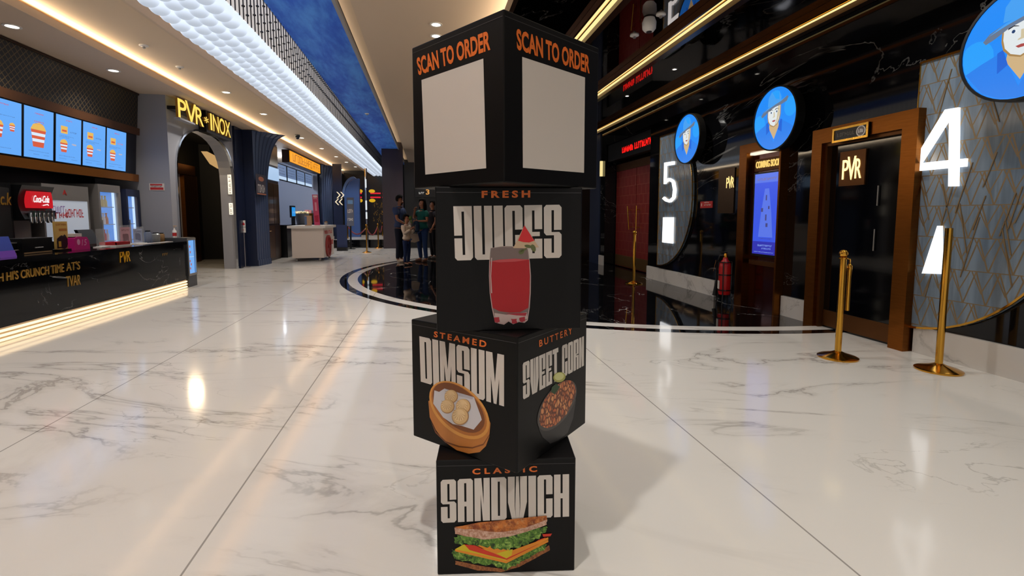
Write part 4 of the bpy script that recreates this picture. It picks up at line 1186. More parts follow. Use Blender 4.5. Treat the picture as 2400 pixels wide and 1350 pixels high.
def screen(i, label, tl, tr, br, bl, draw):
    a = [fm.hit(*q) for q in (bl, br, tr, tl)]
    a0 = (a[0][0] + a[3][0]) / 2; a1 = (a[1][0] + a[2][0]) / 2
    b0, b1 = .15, HM - .735
    t = thing('menu_screen', label, 'screen', fm.p((a0 + a1) / 2, b0, .03), 'menu screens over the counter')
    MB().rect(fm, a0 - .018, a1 + .018, b0 - .018, b1 + .014, .002, .03).build('bezel', M_BLK, t)
    b = MB()
    w, h = a1 - a0, b1 - b0
    b.rect(fm, a0, a1, b0, b1, .031, m=0)
    def P(pts): return [(a0 + x * w, b0 + y * h) for x, y in pts]
    draw(b, P, a0, b0, w, h)
    b.build('picture', [glow((104, 172, 250), 1.0), glow((206, 80, 96), .9), glow((238, 190, 96), .95), glow((226, 100, 70), .9), glow((220, 236, 255), 1.0), glow((90, 130, 190), .8)], t)
def lines(b, a0, b0, w, h, rows, seed, m=5):
    for k, (x0, x1, y) in enumerate(rows):
        scribble(b, fm, a0 + x0 * w, a0 + x1 * w, b0 + y * h, b0 + (y + .014) * h, 14, .034, m, seed + k)
def cup(b, P, x, y, s):
    b.poly(fm, P([(x - .12 * s, y - .13 * s), (x + .12 * s, y - .13 * s), (x + .17 * s, y + .1 * s), (x - .17 * s, y + .1 * s)]), .033, m=3)
    b.poly(fm, P([(x - .15 * s, y + .02 * s), (x + .15 * s, y + .02 * s), (x + .16 * s, y + .06 * s), (x - .16 * s, y + .06 * s)]), .0335, m=4)
    b.poly(fm, P([(x - .13 * s, y - .06 * s), (x + .13 * s, y - .06 * s), (x + .14 * s, y - .02 * s), (x - .14 * s, y - .02 * s)]), .0335, m=4)
    b.poly(fm, P([(x - .18 * s, y + .1 * s), (x + .18 * s, y + .1 * s), (x + .12 * s, y + .17 * s), (x + .02 * s, y + .2 * s), (x - .12 * s, y + .17 * s)]), .033, m=2)
def title(b, a0, b0, w, h, seed, y=.9, s=.25):
    scribble(b, fm, a0 + (.5 - s / 2) * w, a0 + (.5 + s / 2) * w, b0 + y * h, b0 + (y + .025) * h, 7, .033, 1, seed)
def d0(b, P, a0, b0, w, h):
    title(b, a0, b0, w, h, 2); cup(b, P, .3, .42, 1.0); cup(b, P, .72, .5, .5); lines(b, a0, b0, w, h, [(.2, .8, .7), (.3, .7, .1)], 3)
def d1_(b, P, a0, b0, w, h):
    title(b, a0, b0, w, h, 5, .88, .3); title(b, a0, b0, w, h, 6, .72, .35); title(b, a0, b0, w, h, 7, .68, .28)
    cup(b, P, .47, .42, 1.5); lines(b, a0, b0, w, h, [(.15, .85, .13), (.3, .5, .07), (.65, .85, .07)], 8)
def d2_(k):
    def d(b, P, a0, b0, w, h):
        title(b, a0, b0, w, h, 10 + k, .9, .25)
        b.poly(fm, P([(.18, .62), (.44, .62), (.44, .78), (.18, .78)]), .033, m=2); b.poly(fm, P([(.22, .66), (.4, .66), (.4, .7), (.22, .7)]), .034, m=3)
        scribble(b, fm, a0 + .55 * w, a0 + .82 * w, b0 + .66 * h, b0 + .69 * h, 5, .033, 5 if k < 3 else 3, k)
        cup(b, P, .3, .33, .85); scribble(b, fm, a0 + .62 * w, a0 + .8 * w, b0 + .4 * h, b0 + .43 * h, 5, .033, 2, k + 4)
        lines(b, a0, b0, w, h, [(.12, .7, .56), (.12, .5, .53), (.12, .75, .13), (.12, .4, .07), (.6, .85, .07)], 20 + k)
    return d
screen(0, 'leftmost glowing blue menu screen, cut by the picture edge', (-32, 192), (50, 215), (37, 372), (-50, 357), d0)
screen(1, 'glowing blue menu screen showing one large drink cup, second from left', (57, 218), (126, 238), (112, 380), (42, 370), d1_)
screen(2, 'glowing blue menu screen in the middle of the five', (132, 240), (190, 258), (179, 388), (118, 378), d2_(1))
screen(3, 'glowing blue menu screen second from the right of the five', (195, 260), (247, 275), (236, 396), (183, 388), d2_(2))
screen(4, 'rightmost glowing blue menu screen beside the grey wall', (249, 277), (295, 290), (286, 403), (241, 398), d2_(3))

# --- back counter and machines
bc = thing('back_counter', 'black counter along the rear wall under the machines', 'counter', (-5.4, 5, 0))
box('body', M_BLK, bc, -5.72, -5.05, Y0, 8.60, 0, .78); box('countertop', M_STEEL, bc, -5.73, -5.03, Y0, 8.62, .78, .82)
# soda fountain
t = thing('soda_fountain', 'black soda fountain with a red lit header and steel nozzles', 'drinks machine', (-5.25, 7.15, .82))
ys, ye = at(46, 500, X=-4.95).y, at(122, 500, X=-4.95).y
b = MB()
f = Frame((0, ys, 0), (1, 0, 0), (0, 0, 1))
hp = [(-5.5, 1.22)] + [(-4.98, 1.22)] + [(-4.90 - .10 * math.sin(PI * i / 10) * .6, 1.22 + .42 * i / 10) for i in range(11)] + [(-5.5, 1.66)]
b.poly(f, [(x, z) for x, z in hp], -(ye - ys), 0)
b.box(-5.5, -5.2, ys, ye, .82, 1.22)
b.build('housing', M_BLK, t, True)
b = MB(); n = 8
for i in range(n):
    z0_, z1_ = 1.36 + .21 * i / n, 1.36 + .21 * (i + 1) / n
    xf = lambda z: -4.90 - .06 * math.sin(PI * (z - 1.22) / .42) + .07 if False else -4.905 + .02 * math.sin(PI * (z - 1.24) / .38)
    b.face([(xf(z0_), ys + .10, z0_), (xf(z0_), ye - .07, z0_), (xf(z1_), ye - .07, z1_), (xf(z1_), ys + .10, z1_)])
for i in range(n):
    z0_, z1_ = 1.36 + .21 * i / n, 1.36 + .21 * (i + 1) / n
    b.face([(xf(z0_), ys + .10, z0_), (xf(z1_), ys + .10, z1_), (-5.0, ys + .10, z1_), (-5.0, ys + .10, z0_)]); b.face([(xf(z1_), ye - .07, z1_), (xf(z0_), ye - .07, z0_), (-5.0, ye - .07, z0_), (-5.0, ye - .07, z1_)])
b.face([(xf(1.57), ys + .10, 1.57), (xf(1.57), ye - .07, 1.57), (-5.0, ye - .07, 1.57), (-5.0, ys + .10, 1.57)]); b.face([(xf(1.36), ys + .10, 1.36), (-5.0, ys + .10, 1.36), (-5.0, ye - .07, 1.36), (xf(1.36), ye - .07, 1.36)])
b.build('lit_header', glow((205, 26, 36), .85), t, True)
f = facing_right(-4.88)
b = MB(); write(b, f, 'Coca-Cola', ys + .13, ye - .14, 1.43, 1.52, .0, .004, bold=.01, shear=.45)
b.tube([(-4.878, ys + .28, 1.395), (-4.878, ys + .36, 1.41), (-4.878, ye - .16, 1.395)], .006, 6)
b.build('script_logo', glow((250, 240, 240), 1.0), t)
for i in range(6):
    y = ys + .10 + i * (ye - ys - .18) / 5
    MB().lathe((-4.90, y, 1.17), [(.014, 0), (.02, .02), (.022, .09), (.028, .13)], 12).box(-4.9, -4.865, y - .016, y + .016, 1.25, 1.33).build('nozzle', M_CHROME, t, True)
box('splash_panel', M_STEEL, t, -5.2, -5.19, ys + .03, ye - .03, .9, 1.2)
box('drip_tray', M_BLK, t, -5.2, -4.93, ys, ye, .82, .92); box('tray_grid', M_STEEL, t, -5.18, -4.95, ys + .03, ye - .03, .92, .925)
# black cabinet with gold mark
t = thing('dispenser_cabinet', 'black cabinet with a partly seen gold mark, left of the soda fountain', 'machine', (-5.25, 6.5, .82))
box('body', M_BLK, t, -5.5, -5.0, 6.2, ys - .03, .82, 1.66); box('panel', M_BLKM, t, -5.0, -4.99, 6.24, ys - .07, .9, 1.6)
f = facing_right(-4.988); b = MB()
(a0, b0), (a1, b1) = f.hit(-14, 480), f.hit(25, 452)
write(b, f, 'Kc.k', a0, a1, b0, b1, 0, .004, bold=.01, shear=.2); b.build('gold_mark', mat('gold_letters', (196, 150, 66), .3, .6), t)
# popcorn machine
t = thing('popcorn_machine', 'stainless steel popcorn warmer with a pale window and red lettering', 'machine', (-5.35, 8.05, .82))
ys, ye = max(ye + .03, 7.6), 8.52
b = MB().box(-5.7, -5.1, ys, ye, 1.48, 1.70).box(-5.7, -5.66, ys, ye, .82, 1.48).box(-5.7, -5.1, ys, ys + .03, .82, 1.48).box(-5.7, -5.1, ye - .03, ye, .82, 1.48).box(-5.7, -5.1, ys, ye, .82, .88)
b.build('housing', M_STEEL, t)
box('window', mat('frosted_window', (196, 204, 214), .25, emit=.25, ecol=(190, 205, 225)), t, -5.115, -5.105, ys + .03, ye - .03, .88, 1.48)
f = facing_right(-5.104); b = MB()
scribble(b, f, ys + .13, ys + .42, 1.30, 1.40, 6, .001, 0, 11, .16); scribble(b, f, ys + .42, ye - .12, 1.24, 1.36, 7, .001, 1, 12, .18); scribble(b, f, ys + .15, ys + .5, 1.23, 1.31, 5, .001, 1, 14, .2)
b.build('lettering', [ink((150, 110, 180)), ink((200, 50, 50))], t)
b = MB(); b.ball((-5.3, ys + .68, .9), .09, 12, 6, 0, (1, 1, .8)); b.build('popcorn_heap', mat('popcorn_yellow', (214, 176, 96), .8), t, True)
b = MB(); write(b, facing_right(-5.099), 'A', ys + .38, ys + .46, 1.56, 1.63, 0, .003); b.build('red_badge', ink((176, 40, 36)), t)
# fridges
def fridge(y0, y1, h, label, frame_m, seed):
    t = thing('drinks_fridge', label, 'fridge', (-5.35, (y0 + y1) / 2, 0), 'upright fridges behind the counter')
    X = -5.06
    b = MB().box(-5.7, X - .02, y0, y1, h - .06, h).box(-5.7, X - .02, y0, y0 + .03, 0, h - .06).box(-5.7, X - .02, y1 - .03, y1, 0, h - .06).box(-5.7, -5.66, y0, y1, 0, h - .06).box(-5.7, X - .02, y0, y1, 0, .1)
    b.build('cabinet', frame_m, t)
    box('lit_interior', glow((96, 160, 245), .8), t, -5.655, -5.645, y0 + .03, y1 - .03, .1, h - .06)
    box('side_light', glow((190, 220, 255), 1.3), t, -5.15, -5.115, y1 - .055, y1 - .045, .15, h - .1); box('lit_side', glow((86, 150, 240), .85), t, -5.64, -5.12, y1 - .036, y1 - .0315, .1, h - .06)
    for z in (.5, .85, 1.12, 1.4):
        s = box('shelf', mat('fridge_shelf', (170, 190, 220), .4), t, -5.64, -5.12, y0 + .035, y1 - .06, z, z + .012)
    f = facing_right(X)
    b = MB().band(f, [(y0 + .045, .12), (y1 - .045, .12), (y1 - .045, h - .12), (y0 + .045, h - .12)], [(y0, .02), (y1, .02), (y1, h), (y0, h)], -.02, .012)
    b.build('door_frame', frame_m, t)
    box('door_glass', M_GLASS, t, X - .012, X - .006, y0 + .045, y1 - .045, .12, h - .12)
    MB().cyl((X + .03, y0 + .03, .8), (X + .03, y0 + .03, 1.2), .008, 8).box(X, X + .03, y0 + .024, y0 + .036, .82, .84).box(X, X + .03, y0 + .024, y0 + .036, 1.16, 1.18).build('handle', M_STEEL, t)
    rr = random.Random(seed); out = []
    for z in (.512, .862, 1.132, 1.412):
        y = y0 + .08
        while y < y1 - .1:
            out.append((y, z, rr.choice(((190, 60, 60), (214, 190, 120), (70, 110, 200), (210, 210, 220), (200, 120, 70))))); y += .075
    return out
SH1 = fridge(8.66, 9.22, 1.76, 'left one of the two upright glowing fridges, with a steel frame', M_STEEL, 3)
SH2 = fridge(9.38, 9.78, 1.72, 'right one of the two upright glowing fridges, dark framed, against the grey wall', mat('blue_frame', (36, 44, 70), .4), 4)
for k, (y, z, c) in enumerate(SH1 + SH2):
    which = 'left' if k < len(SH1) else 'right'
    row = {0.512: 'lowest', .862: 'second lowest', 1.132: 'third', 1.412: 'top'}[z]
    o = MB().lathe((-5.22, y, z), [(.024, 0), (.027, .01), (.027, .09), (.012, .13), (.012, .16), (.015, .165), (.015, .18)], 10).build('drink_bottle', mat('bottle_%d_%d_%d' % c, c, .3, emit=.12), None, True)
    tag(o, 'small drink bottle on the %s shelf of the %s upright fridge' % (row, which), 'bottle', 'bottles on the %s shelf of the %s fridge' % (row, which))
o = box('steel_cabinet', M_STEEL, None, -5.7, -5.12, 9.24, 9.36, 0, 1.66); tag(o, 'narrow steel cabinet between the two upright fridges', 'cabinet')

# --- things on the counter
def on_counter(u, v): return at(u, v, Z=CT)
def at_c(u, X): return at(u, 560, X=X).y
# pos of small items: X and the column in the photograph
y = at_c(6, -4.45)
t = thing('leaflet_stand', 'small purple and blue leaflet stand at the left end of the counter', 'leaflet stand', (-4.45, y, CT))
MB().mesh([(-4.40, y - .12, CT), (-4.40, y + .09, CT), (-4.46, y + .09, CT + .22), (-4.46, y - .12, CT + .22), (-4.56, y - .12, CT), (-4.56, y + .09, CT)], [(0, 1, 2, 3), (5, 4, 3, 2), (0, 3, 4), (1, 5, 2), (0, 4, 5, 1)]).build('leaflet', mat('leaflet_blue', (52, 74, 170), .4), t)
MB().mesh([(-4.395, y - .12, CT), (-4.395, y + .09, CT), (-4.413, y + .09, CT + .07), (-4.413, y - .12, CT + .07)], [(0, 1, 2, 3)]).build('purple_foot', ink((120, 70, 190)), t)
for (u0, u1, X, h, lab, nm, cat) in ((20, 39, -4.6, .13, 'low black till tray with a steel lid beside the leaflet stand', 'till_tray', 'tray'), (50, 122, -4.55, .17, 'wide black till drawer under the soda fountain', 'cash_till', 'till')):
    ya_, yb_ = at_c(u0, X), at_c(u1, X)
    t = thing(nm, lab, cat, (X, (ya_ + yb_) / 2, CT))
    box('body', M_BLK, t, X - .18, X, ya_, yb_, CT, CT + h); box('lid', M_STEEL if h < .15 else M_BLKM, t, X - .18, X + .005, ya_, yb_, CT + h, CT + h + .012)
    MB().cyl((X + .012, (ya_ + yb_) / 2 - .06, CT + h * .4), (X + .012, (ya_ + yb_) / 2 + .06, CT + h * .4), .006, 8).build('handle', M_STEEL, t)
    box('front_strip', mat('warm_strip', (190, 160, 120), .3, .5), t, X, X + .004, ya_ + .02, yb_ - .02, CT + .005, CT + .02)
ya_, yb_ = at_c(130, -4.6), at_c(160, -4.6)
t = thing('counter_standee', 'yellow cardboard standee with a black figure on the counter', 'standee', (-4.6, (ya_ + yb_) / 2, CT))
box('card', ink((206, 168, 92)), t, -4.62, -4.60, ya_, yb_, CT, CT + .37); box('base', M_BLK, t, -4.68, -4.56, ya_, yb_, CT, CT + .02)
b = MB(); f = facing_right(-4.598); w = yb_ - ya_
b.poly(f, wob([(ya_ + .1 * w, CT + .03), (ya_ + .9 * w, CT + .03), (ya_ + .95 * w, CT + .15), (ya_ + .7 * w, CT + .2), (ya_ + .3 * w, CT + .19), (ya_ + .08 * w, CT + .14)], 3, .012, 3), 0, m=0)
b.rect(f, ya_ + .3 * w, ya_ + .92 * w, CT + .25, CT + .28, 0, m=1); scribble(b, f, ya_ + .1 * w, ya_ + .9 * w, CT + .32, CT + .345, 6, .001, 1, 4); b.rect(f, ya_ + .2 * w, ya_ + .4 * w, CT + .05, CT + .12, .001, m=2)
b.build('printed_figure', [ink((26, 24, 24)), ink((176, 110, 40)), ink((206, 160, 50))], t)
ya_, yb_ = at_c(168, -4.55), at_c(204, -4.55)
t = thing('offer_box', 'bright pink offer box with a rounded top and a white lid on the counter', 'box', (-4.55, (ya_ + yb_) / 2, CT))
f = facing_right(-4.52)
MB().poly(f, [(ya_, CT), (yb_, CT), (yb_ - .01, CT + .1), (yb_ - .05, CT + .16), (ya_ + .2 * (yb_ - ya_), CT + .17), (ya_, CT + .15)], -.12, 0).build('carton', ink((206, 32, 128)), t)
box('white_lid', M_OFFW, t, -4.63, -4.53, ya_ + .01, ya_ + .55 * (yb_ - ya_), CT + .17, CT + .21)
b = MB(); write(b, f, '15', ya_ + .45 * (yb_ - ya_), yb_ - .06, CT + .05, CT + .13, .001, bold=.0, shear=.2); b.poly(f, ell(ya_ + .25 * (yb_ - ya_), CT + .1, .03, .04, 16), .001)
b.build('print', ink((236, 170, 206)), t)
ya_, yb_ = at_c(186, -4.72), at_c(222, -4.72)
t = thing('till_screen', 'black till screen turned away on the counter behind the pink box', 'till', (-4.7, (ya_ + yb_) / 2, CT))
MB().mesh([(-4.66, ya_, CT + .05), (-4.66, yb_, CT + .05), (-4.74, yb_, CT + .25), (-4.74, ya_, CT + .25), (-4.70, ya_, CT + .04), (-4.70, yb_, CT + .04), (-4.78, yb_, CT + .25), (-4.78, ya_, CT + .25)], [(0, 1, 2, 3), (5, 4, 7, 6), (0, 3, 7, 4), (1, 5, 6, 2), (3, 2, 6, 7), (0, 4, 5, 1)]).build('screen', M_BLK, t)
box('foot', M_BLK, t, -4.78, -4.64, ya_ + .05, yb_ - .05, CT, CT + .05)
# clear screen stand
ya_, yb_ = at_c(226, -4.56), at_c(246, -4.56)
t = thing('acrylic_screen', 'clear upright acrylic screen on the counter before the left fridge', 'screen', (-4.56, (ya_ + yb_) / 2, CT))
box('pane', M_GLASS, t, -4.565, -4.56, ya_, yb_, CT, CT + .26); box('foot', M_WHITE, t, -4.61, -4.50, ya_, yb_, CT, CT + .012)
ya_, yb_ = at_c(253, -4.55), at_c(287, -4.55)
t = thing('snack_tray', 'shallow red and white tray on the counter before the fridges', 'tray', (-4.55, (ya_ + yb_) / 2, CT))
box('base', M_WHITE, t, -4.7, -4.45, ya_, yb_, CT, CT + .02)
b = MB().box(-4.7, -4.45, ya_, ya_ + .012, CT + .02, CT + .06).box(-4.7, -4.45, yb_ - .012, yb_, CT + .02, CT + .06).box(-4.7, -4.69, ya_, yb_, CT + .02, CT + .06).box(-4.46, -4.45, ya_, yb_, CT + .02, CT + .06)
b.build('red_rim', ink((178, 30, 36)), t)
for (u0, u1, h, c1, c2, lab) in ((283, 307, .27, (190, 130, 140), (110, 44, 60), 'pink menu card in a clear holder before the right fridge'), (313, 335, .24, (150, 160, 190), (70, 80, 120), 'blue grey menu card in a clear holder right of the pink one')):
    ya_, yb_ = at_c(u0, -4.6), at_c(u1, -4.6)
    t = thing('menu_card_holder', lab, 'menu card', (-4.6, (ya_ + yb_) / 2, CT))
    box('holder', M_GLASS, t, -4.62, -4.585, ya_, yb_, CT + .01, CT + h + .03); box('foot', M_WHITE, t, -4.66, -4.54, ya_, yb_, CT, CT + .01)
    b = MB().box(-4.606, -4.602, ya_ + .008, yb_ - .008, CT + .015, CT + h); f = facing_right(-4.601); w = yb_ - ya_
    b.poly(f, wob([(ya_ + .2 * w, CT + .06), (ya_ + .8 * w, CT + .05), (ya_ + .75 * w, CT + .16), (ya_ + .25 * w, CT + .17)], 3, .01, u0), 0, m=1); scribble(b, f, ya_ + .15 * w, yb_ - .15 * w, CT + h - .06, CT + h - .03, 5, 0, 1, u0)
    b.build('card', [ink(c1), ink(c2)], t)
for (u, r, h, c, lab) in ((347, .05, .20, (120, 130, 150), 'grey glass jar on the counter, leftmost of the three jars'), (366, .06, .16, (150, 150, 146), 'wide pale jar on the counter, middle of the three jars'), (379, .045, .15, (150, 112, 66), 'brown filled jar on the counter, rightmost of the three jars')):
    y = at_c(u, -4.58)
    t = thing('counter_jar', lab, 'jar', (-4.58, y, CT), 'jars on the counter')
    MB().lathe((-4.58, y, CT), [(r * .9, 0), (r, .02), (r, h * .8), (r * .7, h * .92)], 16).build('jar', mat('jar_%d' % u, c, .12, alpha=.75), t, True)
    MB().lathe((-4.58, y, CT + h * .92), [(r * .74, 0), (r * .74, h * .08), (r * .6, h * .1)], 16).build('lid', M_BLK, t, True)
for (u, X, lab) in ((382, -4.40, 'thin white paper slip at the front of the counter end'), (340, -4.42, 'thin white paper slip on the counter before the jars')):
    y = at_c(u, X)
    o = box('paper_slip', M_OFFW, None, X - .05, X + .05, y - .22, y + .22, CT, CT + .006); tag(o, lab, 'paper')
p = at(425, 548, X=-4.4)
t = thing('sanitizer_bottle', 'small white pump bottle with a red label on the low fridge', 'bottle', (-4.42, 9.56, .88))
MB().lathe((-4.42, 9.56, .88), [(.03, 0), (.032, .01), (.032, .12), (.012, .15), (.012, .17)], 14).build('bottle', M_WHITE, t, True)
MB().cyl((-4.42, 9.56, 1.05), (-4.42, 9.56, 1.08), .006, 8).box(-4.435, -4.38, 9.55, 9.57, 1.08, 1.095).build('pump', mat('pump_tan', (190, 160, 130), .4), t)
MB().lathe((-4.42, 9.56, .91), [(.0325, 0), (.0325, .06)], 14).build('label_band', ink((190, 40, 40)), t)

# --- grey wall notice, lit name sign, passage behind the arch
f = facing_cam(9.798)
(a0, b0), (a1, b1) = f.hit(351, 446), f.hit(385, 430)
t = thing('wall_notice', 'small red and white notice on the grey wall beside the arch', 'sign', f.p((a0 + a1) / 2, b0))
MB().rect(f, a0, a1, b0, b1, 0, .008).build('plate', M_OFFW, t)
b = MB(); h_ = b1 - b0; b.rect(f, a0 + .015, a1 - .015, b0 + .01, b0 + h_ * .42, .009, m=0); b.rect(f, a0 + .015, a1 - .03, b1 - h_ * .3, b1 - .01, .009, m=0); scribble(b, f, a0 + .03, a1 - .03, b0 + h_ * .46, b0 + h_ * .66, 9, .0095, 1, 6)
b.build('print', [ink((188, 44, 44)), ink((60, 50, 60))], t)
ns = thing('name_sign', 'glowing yellow lettering on a dark board above the arched doorway', 'sign', (-4.4, 11.3, 2.98))
f = facing_right(-4.32)
Z1 = lambda pts: [f.hit(x / 3.97, y / 3.97) for x, y in pts]
ql = Z1([(1685, 1105), (2165, 1270), (2160, 1108), (1690, 905)])
L0, L1 = ql[0][0], ql[1][0]
zb_, zt_ = (ql[0][1] + ql[1][1]) / 2, min(3.36, (ql[2][1] + ql[3][1]) / 2)
box('board', M_BLK, ns, -4.548, -4.40, L0 + .52 * (L1 - L0), L1 + .15, zb_ - .06, 3.395); box('mount_rail', M_BLK, ns, -4.548, -4.40, L0 + .02, L0 + .52 * (L1 - L0), (zb_ + zt_) / 2 - .03, (zb_ + zt_) / 2 + .03)
box('ledge', M_GREYW, ns, -4.40, -4.30, L0 - .08, L0 + .5, zb_ - .05, zb_ - .02)
fl = facing_right(-4.40); w = L1 - L0
b = MB(); P_ = [('P', 0, .135, 0, 1), ('V', .115, .30, -.12, 1.12), ('R', .285, .43, 0, 1), ('*', .445, .525, .3, .68), ('I', .56, .595, 0, 1), ('N', .615, .735, 0, 1), ('O', .745, .875, -.02, 1.02), ('X', .875, 1.0, 0, 1)]
for ch, s0, s1, e0, e1 in P_:
    hgt = zt_ - zb_
    write(b, fl, ch, L0 + s0 * w, L0 + s1 * w, max(zb_ + e0 * hgt, zb_ - .04), min(zb_ + e1 * hgt, 3.385), .0, .04, ms=1, bold=.008)
b.build('lettering', [glow((255, 214, 96), 1.15), glow((120, 78, 20), .45)], ns)
# glow strips on the jamb, gold door frame in the passage
t = thing('passage_door', 'gold framed doorway inside the dark arched passage', 'door frame', (-6.0, 11.9, 0))
X = -6.3
f = facing_right(X)
z_ = lambda v, u: f.hit(u, v)[1]
yv = lambda u: f.hit(u, 500)[0]
box('post', M_GOLD, t, X - .15, X, yv(436), yv(463), 0, 2.35); box('lintel', M_GOLD, t, X - .15, X + .02, 9.97, yv(461), 2.36, 2.62)
box('side_panel', M_GREYW, t, X - .18, X - .1, 9.97, yv(436), 0, 2.36)
box('inner_post', M_BRONZE, t, X - .15, X - .02, yv(463) + .02, yv(463) + .14, 0, 2.36)
t = thing('passage_reflection', 'warm glowing panel painting a ceiling light reflection in the dark passage', 'ceiling lamp', (-5.8, 13.0, 3.2))
p = at(491, 374, X=-5.9)  # reflected ceiling light modelled as a glowing panel
MB().mesh([(-5.75, p.y - .5, p.z + .16), (-5.75, p.y + .5, p.z + .06), (-5.75, p.y + .5, p.z - .2), (-5.75, p.y, p.z - .12), (-5.9, p.y - .5, p.z + .16), (-5.9, p.y + .5, p.z + .06), (-5.9, p.y + .5, p.z - .2), (-5.9, p.y, p.z - .12)], [(0, 1, 2, 3), (7, 6, 5, 4), (0, 4, 5, 1), (1, 5, 6, 2), (2, 6, 7, 3), (3, 7, 4, 0)]).build('reflection_panel', glow((214, 170, 110), .8), t)
box('hanger', M_BLK, t, -5.84, -5.81, p.y - .2, p.y + .2, p.z + .12, 3.335)
l_ = bpy.data.lights.new('passage_fill_light', 'POINT'); l_.energy = 70; l_.color = (1, .75, .45); l_.shadow_soft_size = .15  # unseen point light added to brighten the passage
o = bpy.data.objects.new('passage_fill_light', l_); COL.objects.link(o); o.parent = t; o.location = (.3, -.6, -.3)
f = facing_cam(12.745)  # bright reflection on the jamb laid on as glowing strips
for (u, v0, v1, w_, lab) in ((531, 352, 384, .06, 'topmost of the three glowing strips painting a reflection on the arch jamb'), (537, 396, 455, .08, 'long middle glowing strip painting a reflection on the arch jamb'), (541, 476, 503, .08, 'lowest of the three glowing strips painting a reflection on the arch jamb')):
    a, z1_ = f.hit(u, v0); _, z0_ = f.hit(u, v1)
    t = thing('jamb_reflection', lab, 'illuminated sign', f.p(a, z0_), 'painted reflections on the arch jamb')
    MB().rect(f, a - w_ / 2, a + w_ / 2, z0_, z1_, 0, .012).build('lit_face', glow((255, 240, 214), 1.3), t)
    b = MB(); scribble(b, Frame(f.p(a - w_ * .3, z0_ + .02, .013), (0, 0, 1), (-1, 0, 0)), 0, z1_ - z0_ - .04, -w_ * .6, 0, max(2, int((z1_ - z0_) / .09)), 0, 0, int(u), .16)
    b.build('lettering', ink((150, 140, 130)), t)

# --- two small signs on a post
p = at(575, 626, Z=0)
px, py = p.x, p.y
t = thing('sign_post', 'thin post with two small white and red signs beside the arch', 'sign', (px, py, 0))
MB().lathe((px, py, 0), [(.12, 0), (.12, .01), (.02, .02)], 20).cyl((px, py, .02), (px, py, 1.0), .014, 10).build('post', M_STEEL, t)
f = facing_cam(py - .016, px)
for (z0_, w_, h_, s) in ((1.0, .11, .16, 1), (.86, .11, .13, 2)):
    MB().rect(f, -w_ / 2, w_ / 2, z0_, z0_ + h_, 0, .008).build('sign_plate', M_WHITE, t)
    b = MB()
    if s == 1: b.poly(f, [(-.035, z0_ + .04), (.035, z0_ + .04), (.04, z0_ + .08), (0, z0_ + .125), (-.04, z0_ + .08)], .009)
    else: b.poly(f, ell(0, z0_ + .065, .014, .02, 14), .009)
    b.build('red_symbol', ink((196, 40, 44)), t)

# --- poster on the ribbed column
p0, p1 = at(603, 455, X=-4.17), at(622, 412, X=-4.17)
t = thing('column_poster', 'small dark poster with pale print on the ribbed column', 'poster', (-4.18, (p0.y + p1.y) / 2, p0.z))
f = facing_right(-4.17)
MB().rect(f, p0.y, p1.y, p0.z, p1.z, -.02, 0).build('board', ink((62, 56, 66)), t)
b = MB(); w, h_ = p1.y - p0.y, p1.z - p0.z
b.poly(f, ell(p0.y + w * .5, p0.z + h_ * .78, w * .3, h_ * .12, 18), .001, m=1); scribble(b, f, p0.y + .1 * w, p1.y - .1 * w, p0.z + h_ * .1, p0.z + h_ * .5, 5, .001, 0, 5); b.rect(f, p0.y, p1.y, p0.z, p0.z + h_ * .06, .001, m=1)
b.build('print', [ink((206, 200, 196)), ink((190, 120, 90))], t)

# --- mirrored cabinet wall and popcorn stall
t = thing('mirror_cabinet', 'copper brown mirrored cabinet wall between the ribbed column and the popcorn stall', 'cabinet', (-4.4, 14.9, 0))
box('carcass', M_BROWN, t, -4.72, -4.4, 14.06, 15.78, 0, 3.36)
cm = mat('copper_mirror', (150, 120, 96), .08, .9)
for (y0, y1, z0, z1) in ((14.1, 14.62, 1.05, 2.2), (14.66, 15.2, 1.05, 2.2), (15.24, 15.75, 1.05, 2.2)):
    box('mirror_panel', cm, t, -4.4, -4.385, y0, y1, z0, z1)
box('upper_panel', mat('gold_mirror', (150, 130, 100), .15, .9), t, -4.4, -4.38, 14.1, 15.75, 2.72, 3.3)
box('drawer_front', M_BRONZE, t, -4.4, -4.38, 14.1, 15.2, .08, 1.0); box('drawer_front', M_BROWN, t, -4.4, -4.38, 15.22, 15.75, .08, 1.0)
MB().cyl((-4.36, 14.4, .85), (-4.36, 14.8, .85), .012, 8).build('drawer_pull', M_GOLDP, t)
box('lit_band', glow((176, 206, 240), .9), t, -4.4, -4.36, 14.1, 15.75, 2.3, 2.66)

st = thing('stall_counter', 'black counter of the popcorn stall behind the white cart', 'counter', (-4.4, 17.8, 0))
box('body', M_BLK, st, -4.75, -4.25, 15.95, 20.6, 0, .95); box('countertop', mat('black_stone_top', (14, 14, 16), .06), st, -4.8, -4.2, 15.92, 20.62, .95, 1.0)
hs = thing('stall_header', 'orange glowing header sign over the popcorn stall', 'sign', (-4.3, 18, 2.98))
f = facing_right(-4.28)
ya_, yb_ = f.hit(678, 370)[0], f.hit(749, 380)[0]
box('board', M_BROWN, hs, -4.5, -4.28, ya_, yb_, 2.96, 3.36)
b = MB(); b.rect(f, ya_ + .03, yb_ - .03, 2.99, 3.33, .002, .02)
b.build('lit_face', glow((246, 160, 22), 1.0), hs)
b = MB(); scribble(b, f, ya_ + .35, yb_ - 1.4, 3.04, 3.28, 9, .022, 0, 9, .12); scribble(b, f, yb_ - 1.25, yb_ - .2, 3.04, 3.28, 6, .022, 0, 19, .12); b.build('lettering', glow((170, 84, 8), .8), hs)
